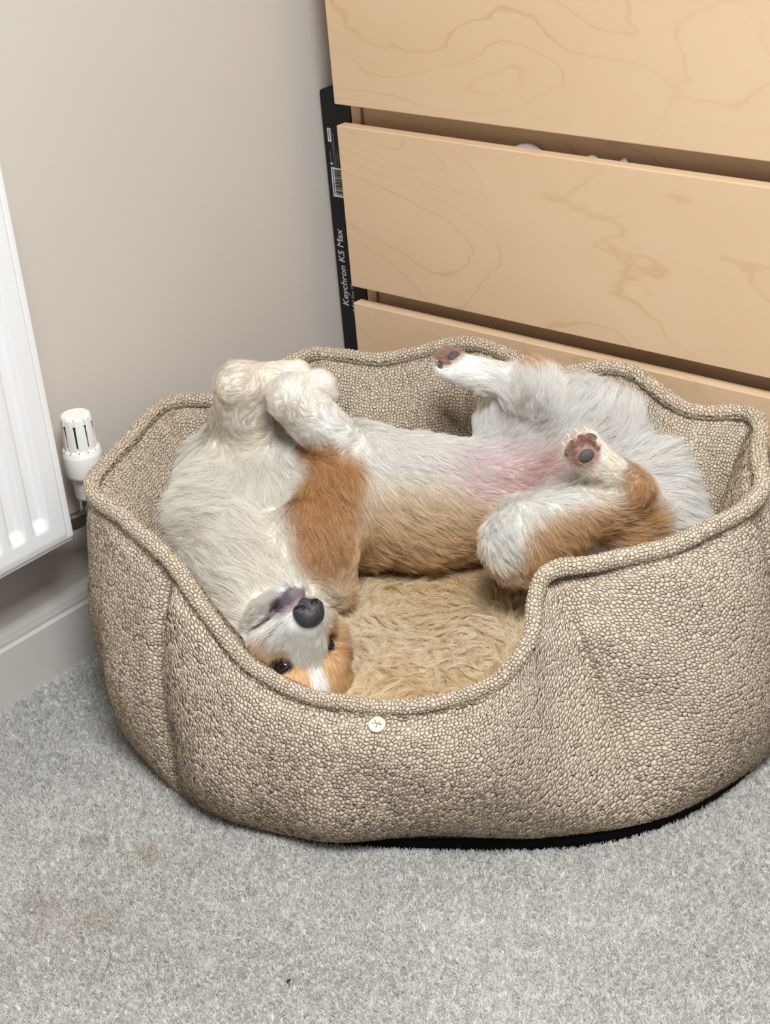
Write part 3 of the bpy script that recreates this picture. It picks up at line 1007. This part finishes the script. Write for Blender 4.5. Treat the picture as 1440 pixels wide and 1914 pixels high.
# --- toes
def paw(base, fwd, sole, size, splay=1.0, L=.006):
    """four toes fanned at the end of a paw; returns toe tips"""
    fwd = unit(fwd); sole = unit(sole - fwd * (sole @ fwd)); lat = np.cross(fwd, sole)
    tips = []
    for q, fo in ((-1.5, .55), (-.5, 1.0), (.5, 1.0), (1.5, .55)):
        a = base + lat * q * size * .42 * splay + fwd * size * .1
        b = base + lat * q * size * .50 * splay + fwd * size * (.30 + .5 * fo) + sole * size * .10
        cap(a, b, size * .42, size * .36, .004, unit(fwd + sole * .15), L, .2)
        tips.append(b)
    return tips, fwd, sole, lat


nh = paw(NPW, (at(1068, 806, .338) - NHK) * .6 + cU * .03 - cR * .01, w0 * .85 - cR * .30 + cU * .12, .0225, .9)
xh = paw(XPW, (at(800, 672, .340) - XHK), w0 * .62 + cU * .62 + cR * .1, .0205, .9)
nf_ = paw(NP, (NP - NW) + np.array([0, 0, -.022]), UP * -1 + DEP * .2, .0195, .95, .005)
ff_ = paw(FP, (FP - FW), UP * -1, .0155, 1.0, .004)


def sd_prim(p, X):
    if p['t'] == 'c':
        ba = p['b'] - p['a']; l2 = ba @ ba; rr = p['ra'] - p['rb']
        pa = X - p['a']
        t = np.clip(pa @ ba / l2, 0, 1)
        # smooth tapered capsule
        q = pa - t[..., None] * ba
        return np.sqrt((q * q).sum(-1)) - (p['ra'] - rr * t)
    A_ = p['ax']; ln = np.linalg.norm(A_, axis=1)
    q = (X - p['a']) @ (A_ / ln[:, None]).T
    k0 = np.sqrt(((q / ln) ** 2).sum(-1)) + 1e-9; k1 = np.sqrt(((q / ln ** 2) ** 2).sum(-1)) + 1e-9
    return k0 * (k0 - 1) / k1


def bounds(p):
    if p['t'] == 'c':
        lo = np.minimum(p['a'] - p['ra'], p['b'] - p['rb']); hi = np.maximum(p['a'] + p['ra'], p['b'] + p['rb'])
    else:
        e = np.sqrt((p['ax'] ** 2).sum(0)); lo, hi = p['a'] - e, p['a'] + e
    return lo, hi


def smin(a, b, k):
    h_ = np.maximum(k - np.abs(a - b), 0) / k
    return np.minimum(a, b) - h_ * h_ * k * 0.25


def build_sdf(prims, vox, margin=0.02, cuts=()):
    lo = np.min([bounds(p)[0] for p in prims], 0) - margin; hi = np.max([bounds(p)[1] for p in prims], 0) + margin
    dim = np.ceil((hi - lo) / vox).astype(int) + 1
    F_ = np.full(dim, 0.03, np.float32)
    for p in prims:
        a, b = bounds(p); mg = p['k'] + 0.014
        i0 = np.maximum(((a - mg - lo) / vox).astype(int), 0); i1 = np.minimum(((b + mg - lo) / vox).astype(int) + 2, dim)
        g = np.stack(np.meshgrid(*[lo[q] + vox * np.arange(i0[q], i1[q]) for q in range(3)], indexing='ij'), -1)
        s_ = tuple(slice(i0[q], i1[q]) for q in range(3))
        F_[s_] = smin(F_[s_], sd_prim(p, g), p['k'])
    for p in cuts:
        a, b = bounds(p); mg = p['k'] + 0.006
        i0 = np.maximum(((a - mg - lo) / vox).astype(int), 0); i1 = np.minimum(((b + mg - lo) / vox).astype(int) + 2, dim)
        g = np.stack(np.meshgrid(*[lo[q] + vox * np.arange(i0[q], i1[q]) for q in range(3)], indexing='ij'), -1)
        s_ = tuple(slice(i0[q], i1[q]) for q in range(3))
        F_[s_] = -smin(-F_[s_], sd_prim(p, g), p['k'])
    return F_, lo


def sdf_mesh(F_, lo, vox):
    g = openvdb.FloatGrid(0.03)
    g.copyFromArray(np.ascontiguousarray(F_))
    pts, quads = g.convertToQuads(0.0)
    return pts * vox + lo, quads


def sample(F_, lo, vox, X):
    """trilinear"""
    q = (X - lo) / vox
    q = np.clip(q, 0, np.array(F_.shape) - 1.001)
    i = np.floor(q).astype(int); f = q - i
    out = 0
    for dx in (0, 1):
        for dy in (0, 1):
            for dz in (0, 1):
                w = (f[..., 0] if dx else 1 - f[..., 0]) * (f[..., 1] if dy else 1 - f[..., 1]) * (f[..., 2] if dz else 1 - f[..., 2])
                out = out + w * F_[i[..., 0] + dx, i[..., 1] + dy, i[..., 2] + dz]
    return out


VOX = 0.0022
# mouth slit, eye sockets
CUT = []
PRs, PR = PR, CUT
for s in (-1, 1):
    cap(hd(s * .0155, .056, -.0370), hd(s * .032, .028, -.0455), .0020, .0020, .004)
    cap(hd(s * .032, .028, -.0455), hd(s * .045, -.004, -.0545), .0020, .0012, .004)
cap(hd(-.0155, .058, -.0370), hd(.0155, .058, -.0370), .0018, .0018, .004)
PR = PRs
SDF, SLO = build_sdf(PR, VOX, cuts=CUT)


def grad(X, e=0.0025):
    return unit(np.stack([sample(SDF, SLO, VOX, X + np.eye(3)[k] * e) - sample(SDF, SLO, VOX, X - np.eye(3)[k] * e) for k in range(3)], -1))


def march(p0, d, n=400, step=0.0006):
    p = np.array(p0, float)
    for _ in range(n):
        if sample(SDF, SLO, VOX, p[None])[0] < 0: break
        p = p + d * step
    return p


bV, bQ = sdf_mesh(SDF, SLO, VOX)

# --- coat colours, as patches on the body
WHITE, CREAM = lin(252, 249, 244), lin(253, 247, 236)
TAN, DTAN, PALE = lin(232, 199, 150), lin(208, 160, 108), lin(238, 217, 184)
PINK, DARK, GREY = lin(226, 193, 192), lin(38, 30, 28), lin(92, 80, 86)
eyeN = march(hd(-.029, .04, .001), -HF); eyeF = march(hd(.0285, .04, -.001), -HF)
ZN = []


def zone(a, b, r, soft, col, amt=1.0): ZN.append((np.asarray(a, float), np.asarray(b, float), r, soft, col, amt))


zone(at(440, 960, .20), at(500, 1100, .18), .10, .04, CREAM, .8)
zone(at(560, 1060, .20), at(600, 1090, .18), .06, .02, CREAM, .8)
zone(at(610, 1085, .19), at(640, 1060, .19), .04, .02, CREAM, .9)
zone(at(640, 1075, .130), at(960, 1075, .130), .082, .035, TAN)
zone(at(700, 1040, .180), at(930, 1030, .180), .055, .030, TAN, .75)
zone(at(720, 960, .23), at(880, 960, .22), .035, .035, PALE, .7)
zone(at(600, 850, .275), at(640, 900, .265), .028, .012, DTAN)
zone(at(600, 930, .250), at(625, 1060, .210), .040, .014, DTAN)
zone(at(720, 1095, .15), at(900, 1095, .15), .026, .02, lin(214, 172, 122), .6)
# pink belly
zone(at(900, 880, .25), at(1000, 890, .24), .040, .025, lin(238, 220, 220), .8)
zone(at(950, 895, .25), at(1030, 875, .26), .020, .018, PINK, .7)
zone(FW, FP, .03, .01, lin(240, 228, 208), .6)
zone(NW, NP, .04, .01, lin(244, 236, 222), .5)
zone(FE, FW, .05, .01, lin(244, 235, 219), .5)
zone(NPW, NHK * .5 + NPW * .5, .034, .008, lin(240, 231, 214), .7)
# near hind leg
zone(at(930, 1065, .20), at(1010, 1075, .19), .034, .016, PALE, .9)
zone(at(1020, 1035, .225), at(1190, 985, .225), .036, .014, lin(218, 178, 128))
zone(at(1000, 1050, .21), at(1100, 1050, .20), .03, .014, lin(222, 184, 136), .9)
zone(at(1178, 908, .268), at(1186, 920, .262), .024, .008, DTAN)
zone(at(930, 1010, .235), at(985, 960, .245), .030, .014, WHITE)
zone(at(1030, 935, .245), at(1090, 925, .250), .020, .010, WHITE)
zone(at(1230, 985, .18), at(1290, 985, .16), .035, .02, PALE, .9)
# far hock
zone(at(1000, 700, .345), at(1006, 712, .338), .020, .008, lin(222, 182, 138))
# face
for e_, s in ((eyeN, -1), (eyeF, 1)):
    zone(e_ - HL * s * .001, e_ - HF * .05 + HL * s * .012 + HC * .014, .0235, .006, lin(228, 190, 142))
    zone(e_ + HC * .006, e_ - HF * .035 + HL * s * .003 + HC * .050, .0245, .006, lin(230, 194, 148))
    zone(e_ - HL * s * .004 + HF * .004 + HC * .004, e_ - HF * .03 + HL * s * .014 + HC * .02, .011, .008, lin(200, 150, 102), .7)
    zone(e_ + HL * s * .014 - HC * .016, e_ + HL * s * .032 - HF * .05 - HC * .006, .022, .012, lin(230, 196, 152), .85)
zone(hd(0, .035, .004), hd(0, -.02, .056), .0065, .0035, WHITE)
zone(hd(0, -.02, .056), hd(0, -.07, .06), .0065, .0035, WHITE)
zone(hd(0, .062, -.012), hd(0, .026, -.004), .0265, .006, WHITE)
zone(hd(-.012, .03, -.026), hd(-.028, .010, -.024), .017, .008, WHITE)
zone(hd(-.01, -.01, -.075), hd(0, .05, -.052), .034, .012, WHITE, .9)
for e_, s in ((eyeN, -1), (eyeF, 1)):
    zone(e_ + HL * s * .008, e_ - HL * s * .006 + HF * .003, .0098, .0025, DARK)
    zone(e_, e_ - HL * s * .016 + HF * .010 - HC * .002, .0052, .0025, DARK, .9)
# lips
zone(hd(-.003, .064, -.046), hd(-.018, .048, -.044), .0088, .003, GREY)
zone(hd(-.018, .050, -.042), hd(-.034, .024, -.0475), .0058, .003, lin(104, 82, 84))
zone(hd(-.034, .024, -.0470), hd(-.046, -.004, -.0545), .0036, .002, lin(100, 78, 78))
zone(hd(.004, .064, -.046), hd(.018, .048, -.044), .0078, .003, lin(124, 108, 112))
zone(hd(-.006, .080, -.029), hd(-.014, .062, -.031), .0095, .005, lin(176, 154, 160), .8)
zone(hd(.006, .080, -.029), hd(.012, .066, -.031), .0085, .005, lin(172, 150, 156), .8)
# brownish pink fur between the pads
for pw, base, size in ((nh, NPW, .0225), (xh, XPW, .0205)):
    tips, fwd, sole, lat = pw
    zone(base + sole * size * .9 + fwd * size * .1, base + sole * size * .8 + fwd * size * .75, size * .75, size * .2, lin(196, 152, 140), .85)


def coat(X):
    col = np.tile(WHITE, (len(X), 1))
    for a, b, r, soft, c, amt in ZN:
        ba = b - a; t = np.clip((X - a) @ ba / (ba @ ba + 1e-12), 0, 1)
        d = np.linalg.norm(X - a - t[:, None] * ba, axis=1)
        w = np.clip((r + soft - d) / (2 * soft), 0, 1); w = w * w * (3 - 2 * w) * amt
        col = col * (1 - w[:, None]) + c * w[:, None]
    return col


dog = empty('dog', (0.42, 1.25, 0.115), 'cream and tan dog lying on its back in the bed with paws raised', 'dog')
body = quick_mesh('body', bV - np.array(dog.location), np.asarray(bQ), M['skin'], dog)
ca = body.data.attributes.new('col', 'FLOAT_COLOR', 'POINT')
vc = np.array([v.co for v in body.data.vertices]) + np.array(dog.location)
cc_ = coat(vc) * 0.92
ca.data.foreach_set('color', np.concatenate([cc_, np.ones((len(cc_), 1))], 1).astype(np.float32).ravel())

# --- nose, eyes
NC = hd(0, .080, -.013)
prs = PR; PR = []
ell(NC, [HL * .0165, HF * .0105, HC * .0135], .006)
ell(NC + HC * .005 - HF * .003, [HL * .0140, HF * .010, HC * .0105], .006)
ell(NC - HC * .009 + HF * .001, [HL * .0060, HF * .0080, HC * .0080], .005)
for s in (-1, 1):
    ell(NC + HL * s * .0095 + HF * .0035 - HC * .003, [HL * .0075, HF * .0075, HC * .0075], .004)
np_ = PR; PR = []
for s in (-1, 1):
    ell(NC + HL * s * .0078 + HF * .0112 - HC * .0045, [HL * .0040, HF * .0060, HC * .0036], .0016)
    ell(NC + HL * s * .0132 + HF * .0085 - HC * .0062, [HL * .0048, HF * .0045, HC * .0014], .0014)
cap(NC + HF * .0106 - HC * .018, NC + HF * .0108 + HC * .003, .0009, .0006, .0022)
nc_ = PR; PR = prs
NF_, NLO = build_sdf(np_, 0.0006, 0.004, nc_)
nV, nQ = sdf_mesh(NF_, NLO, 0.0006)
quick_mesh('nose', nV - np.array(dog.location), np.asarray(nQ), M['nose'], dog)['label'] = 'dark grey leathery nose'


def ball(name, c, r, mat, parent, seg=24):
    bm = bmesh.new(); bmesh.ops.create_uvsphere(bm, u_segments=seg, v_segments=seg // 2, radius=r)
    bmesh.ops.translate(bm, verts=bm.verts, vec=Vector(c))
    return bm_obj(name, bm, mat, parent, True)


for e_, s, rr_ in ((eyeN, -1, .0128), (eyeF, 1, .0112)):
    nrm = unit(HF * .8 + HL * s * .45 + HC * .05)
    c_ = e_ - nrm * .0088
    eb = ball('eye', c_, rr_, M['eye'], dog)
    # white of the eye showing as a crescent towards the muzzle side
    bm = bmesh.new(); bmesh.ops.create_uvsphere(bm, u_segments=24, v_segments=16, radius=rr_ * 1.012)
    ax = unit(nrm * .62 + HL * (.78 if s < 0 else .3) * (1 if s < 0 else -1) - HC * .25)
    bmesh.ops.delete(bm, geom=[v for v in bm.verts if np.array(v.co) @ ax < rr_ * .93 or np.array(v.co) @ nrm > rr_ * .80], context='VERTS')
    if len(bm.verts) > 3:
        bmesh.ops.translate(bm, verts=bm.verts, vec=Vector(c_))
        bm_obj('sclera', bm, M['sclera'], eb, True)
    else:
        bm.free()
    # lids: two dark arcs closing over the ball
    lx = unit(HL * s + HF * -.25); ly = unit(np.cross(nrm, lx)); lx = np.cross(ly, nrm)
    for sg, open_ in ((1, .46), (-1, .54)):
        ts = np.linspace(-1, 1, 15)
        P = []
        for t in ts:
            d_ = nrm * math.sqrt(max(1 - (t * .86) ** 2, .05)) + lx * t * .86
            d_ = unit(d_ + ly * sg * open_ * (1 - t * t))
            P.append(c_ + d_ * rr_ * 1.06)
        tube('eyelid', P, [.0017 * (1 - .55 * abs(t)) for t in ts], M['lid'], dog, 8)


# --- paw pads and claws
def pads(pw, base, size, claws=True, padmat=True):
    tips, fwd, sole, lat = pw

    def blob(c, rl, rf, rs, name='paw_pad'):
        bm = bmesh.new(); bmesh.ops.create_icosphere(bm, subdivisions=3, radius=1)
        for v in bm.verts:
            q = np.array(v.co); q = q * [rl, rf, rs]
            v.co = Vector(c + lat * q[0] + fwd * q[1] + sole * q[2])
        return bm_obj(name, bm, M['pad'], dog, True)
    if padmat:
        blob(base + fwd * size * .06 + sole * size * .80, size * .46, size * .38, size * .30)
        for k_, tp in enumerate(tips):
            blob(tp + sole * size * .24 - fwd * size * .06, size * .25, size * .31, size * .20)
    if claws:
        for tp in tips:
            P = [tp + fwd * size * (.14 + .12 * k_) - sole * size * (.05 - .02 * k_ ** 2 * .4) for k_ in range(5)]
            tube('claw', P, [size * .10, size * .095, size * .08, size * .05, size * .012], M['claw'], dog, 8)


pads(nh, NPW, .0225); pads(xh, XPW, .0205)
pads(nf_, NP, .0195, True, False); pads(ff_, FP, .0155, True, False)


# --- the coat of hair
def fur():
    r_ = np.random.default_rng(11)
    tri = np.concatenate([bQ[:, [0, 1, 2]], bQ[:, [0, 2, 3]]])
    a, b, c = bV[tri[:, 0]], bV[tri[:, 1]], bV[tri[:, 2]]
    ar = np.linalg.norm(np.cross(b - a, c - a), axis=1) / 2
    # density: more on the parts in view
    N = 460000
    cum = np.cumsum(ar)
    t = np.searchsorted(cum, r_.uniform(0, cum[-1], N)).clip(0, len(tri) - 1)
    s1 = np.sqrt(r_.uniform(0, 1, N)); s2 = r_.uniform(0, 1, N)
    X = a[t] * (1 - s1)[:, None] + b[t] * (s1 * (1 - s2))[:, None] + c[t] * (s1 * s2)[:, None]
    keep = X[:, 2] > 0.118
    X = X[keep]
    Nn = grad(X)
    D = np.stack([sd_prim(p, X) for p in PR], 1)
    W = np.exp(-(D - D.min(1)[:, None]) / 0.013); W /= W.sum(1)[:, None]
    flow = W @ np.array([p['flow'] for p in PR]); L = W @ np.array([p['L'] for p in PR])
    lift = W @ np.array([p['lift'] for p in PR]); dens = W @ np.array([p['dens'] for p in PR])
    keep = r_.uniform(0, 1, len(X)) < dens
    # bald spots: eyes, nose, pads, lips
    for c_, rr_ in ((eyeN, .0105), (eyeF, .0095), (NC, .0140)):
        keep &= np.linalg.norm(X - c_, axis=1) > rr_
    for pw, base, size in ((nh, NPW, .0225), (xh, XPW, .0205)):
        tips, fwd, sole, lat = pw
        for tp in [base + fwd * size * .1 + sole * size * .78] + [q + sole * size * .24 for q in tips]:
            keep &= np.linalg.norm(X - tp, axis=1) > size * .27
    for a_, b_, rr_ in ((hd(-.004, .062, -.043), hd(-.020, .042, -.039), .009), (hd(.004, .062, -.043), hd(.020, .042, -.039), .008)):
        ba = b_ - a_; tt = np.clip((X - a_) @ ba / (ba @ ba), 0, 1)
        keep &= np.linalg.norm(X - a_ - tt[:, None] * ba, axis=1) > rr_
    X, Nn, flow, L, lift = X[keep], Nn[keep], flow[keep], L[keep], lift[keep]
    n0 = len(X)
    tuftc = []
    for pw, base, size in ((nh, NPW, .0225), (xh, XPW, .0205)):
        tips, fwd, sole, lat = pw
        q = r_.uniform(-1, 1, (1500, 2))
        P = base + sole * size * .70 + lat * (q[:, :1] * size * .62) + fwd * ((q[:, 1:] * .55 + .38) * size)
        X = np.concatenate([X, P]); Nn = np.concatenate([Nn, np.tile(sole, (1500, 1))])
        flow = np.concatenate([flow, unit(fwd * .6 + lat * q[:, :1] * 1.2 + r_.normal(0, .3, (1500, 3)))])
        L = np.concatenate([L, r_.uniform(.008, .013, 1500)]); lift = np.concatenate([lift, np.full(1500, .62)])
    n = len(X)
    # clump-coherent disorder
    cell = np.floor(X / 0.0065).astype(np.int64)
    hsh = (cell[:, 0] * 73856093) ^ (cell[:, 1] * 19349663) ^ (cell[:, 2] * 83492791)
    table = r_.normal(0, 1, (65536, 4))
    J = table[hsh & 65535]
    wv = np.stack([np.sin(X @ k_ + p_) for k_, p_ in (((90, 40, 70), 0), ((-50, 100, 60), 2), ((70, 80, -90), 4))], 1)
    flow = unit(flow + [.12, -.10, 0] + 0.10 * J[:, :3] + 0.22 * wv + r_.normal(0, .08, (n, 3)))
    ft = unit(flow - Nn * (flow * Nn).sum(1)[:, None])
    Ls = L * np.clip(1 + 0.18 * J[:, 3] * .6 + r_.normal(0, .16, n), .45, 1.5)
    lf = np.clip(lift + r_.normal(0, .07, n) + .05 * J[:, 3], .05, .95)
    K = 6
    tt = np.linspace(0, 1, K)
    el = lf[:, None] * 1.25 * (1 - 0.75 * tt[None])
    st_ = ft[:, None] * np.cos(el)[..., None] + Nn[:, None] * np.sin(el)[..., None]
    st_ = st_ + np.array([0, 0, -1.0]) * (tt[None, :, None] * np.clip(Ls / .03, 0, 1)[:, None, None] * .25)
    st_ = unit(st_) * (Ls / (K - 1))[:, None, None]
    pos = X[:, None] + np.concatenate([np.zeros((n, 1, 3)), np.cumsum(st_, 1)[:, :-1]], 1) - Nn[:, None] * 0.0006
    pos += (np.sin(tt * 5)[None, :, None] * tt[None, :, None]) * (r_.normal(0, .035, (n, 1, 3)) * Ls[:, None, None])
    # locks: strands of one lock lean together towards the tip
    c2 = np.floor((X + 0.0015 * wv) / 0.0045).astype(np.int64)
    key = (c2[:, 0] * 73856093) ^ (c2[:, 1] * 19349663) ^ (c2[:, 2] * 83492791)
    _, inv, cnt = np.unique(key, return_inverse=True, return_counts=True)
    mean = np.zeros((len(cnt), K, 3)); np.add.at(mean, inv, pos); mean /= cnt[:, None, None]
    wc = np.clip(Ls / .016, .15, 1)[:, None, None] * .50 * (tt ** 1.3)[None, :, None]
    pos += (mean[inv] - pos) * wc
    rad = np.clip(Ls * .010, .00008, .00016)[:, None] * (1 - .82 * tt[None] ** 1.5)
    col = coat(X + ft * Ls[:, None] * .2)
    col = col * r_.uniform(.80, 1.08, (n, 1)) * (1 + .05 * J[:, 3:4])
    col[n0:] = lin(206, 166, 150) * r_.uniform(.55, 1.1, (n - n0, 1))
    tan_ = np.clip((col[:, 0] - col[:, 2]) * 2.2, 0, 1)[:, None]
    pick = (r_.uniform(0, 1, (n, 1)) < .32) * tan_
    col = col * (1 - pick * .55) + lin(244, 220, 180) * pick * .55
    hair_object('fur_coat', pos, rad, col, M['fur'], dog)


fur()

# whiskers
for k in range(9):
    s = -1 if k < 5 else 1
    p0 = hd(s * (.020 + .002 * (k % 3)), .050 - .006 * (k % 5), -.022 - .003 * (k % 2))
    p0 = march(p0 + HF * .02 + HL * s * .03, unit(-HF * .3 - HL * s))
    d_ = unit(HL * s * (1.0) + HF * (.2 - .25 * (k % 4)) + HC * (.3 - .2 * (k % 3)))
    P = [p0 + d_ * .009 * q - UP * .0005 * q * q for q in range(5)]
    tube('whisker', P, [.00022, .0002, .00017, .00013, .00006], M['whisker'], dog, 5)


# ================================================================== carpet pile, fibres too many to count
def pile():
    r_ = np.random.default_rng(5)
    N = 1350000
    x = r_.uniform(0.017, 1.75, N); y = r_.uniform(0.20, 1.50, N)
    P = np.stack([x, y, np.zeros_like(x)], 1)
    # thick where the carpet is close to the bed, thinning out gently away from it
    dd = np.maximum(np.maximum(x - 1.06, 0), np.maximum(0.52 - y, 0)) + np.maximum((y - .62) * .0 + (x - y * .55 - .56), 0) * .6
    k = r_.uniform(0, 1, N) < np.clip(1 - dd / .16, .30, 1)
    # not under the bed
    cb = bot.mean(0); ang = np.arctan2(bot[:, 1] - cb[1], bot[:, 0] - cb[0]); rb = np.hypot(bot[:, 0] - cb[0], bot[:, 1] - cb[1])
    o_ = np.argsort(ang)
    rr_ = np.interp(np.arctan2(y - cb[1], x - cb[0]), ang[o_], rb[o_], period=2 * math.pi)
    k &= np.hypot(x - cb[0], y - cb[1]) > rr_ - .02
    P = P[k]; n = len(P); dd = dd[k]
    K = 3
    t = np.linspace(0, 1, K)
    cell = np.floor(P[:, :2] / .0030).astype(np.int64)
    hsh = ((cell[:, 0] * 73856093) ^ (cell[:, 1] * 19349663)) & 65535
    tb = r_.normal(0, 1, (65536, 3))
    J = tb[hsh]
    d = np.stack([J[:, 0] * .45, J[:, 1] * .45, np.ones(n)], 1) + r_.normal(0, .35, (n, 3)) * [1, 1, 0]
    d = unit(d) * r_.uniform(.004, .0068, (n, 1))
    pos = P[:, None] + d[:, None] * t[None, :, None] - zup * .0005
    rad = np.array([.00042, .00042, .00026])[None] * (1 + .8 * np.clip(dd / .16, 0, .7))[:, None]
    blot = np.sin(9 * P[:, 0] + 4 * P[:, 1]) * np.sin(7 * P[:, 1] - 3 * P[:, 0] + 1) + .6 * np.sin(23 * P[:, 0] - 17 * P[:, 1]) * np.sin(19 * P[:, 1] + 2)
    col = lin(222, 219, 213) * (1 + .07 * J[:, 2:3] + .05 * blot[:, None] + r_.normal(0, .16, (n, 1)))
    for (qx, qy, rr2, cc2, am) in ((278, 1600, .012, lin(176, 146, 100), .5), (178, 1578, .012, lin(170, 150, 120), .35), (70, 1690, .022, lin(170, 158, 146), .35), (100, 1740, .05, lin(190, 172, 158), .2), (190, 1720, .02, lin(180, 150, 120), .2)):
        c_ = at(qx, qy, 0)
        w = (np.exp(-(np.hypot(P[:, 0] - c_[0], P[:, 1] - c_[1]) / rr2) ** 2) * am)[:, None]
        col = col * (1 - w) + cc2 * w
    # the carpet belongs to the floor
    ob = hair_object('carpet_pile', pos, rad, col, M['pile'], bpy.data.objects['floor'])
    tag(ob, kind='stuff')


pile()


# a stray hair and a crumb on the carpet
hp = [at(px, py, .0072) for px, py in ((205, 1768), (208, 1785), (201, 1806), (192, 1826), (188, 1840))]
o = tube('stray_hair', hp, .00022, M['whisker'], None, 5)
tag(o, 'single thin dark hair lying on the carpet at lower left', 'hair')
c_ = at(540, 1833, .0065)
bm = bmesh.new(); bmesh.ops.create_icosphere(bm, subdivisions=2, radius=1)
for v in bm.verts:
    q = v.co.copy(); f_ = 1 + .2 * math.sin(5 * q.x + 3 * q.y) + .15 * math.sin(7 * q.z)
    v.co = Vector(c_) + Vector((q.x * .0016 * f_, q.y * .0026 * f_, q.z * .0013))
o = bm_obj('crumb', bm, M['ink'], None, True)
tag(o, 'tiny dark crumb on the carpet in front of the bed', 'crumb')
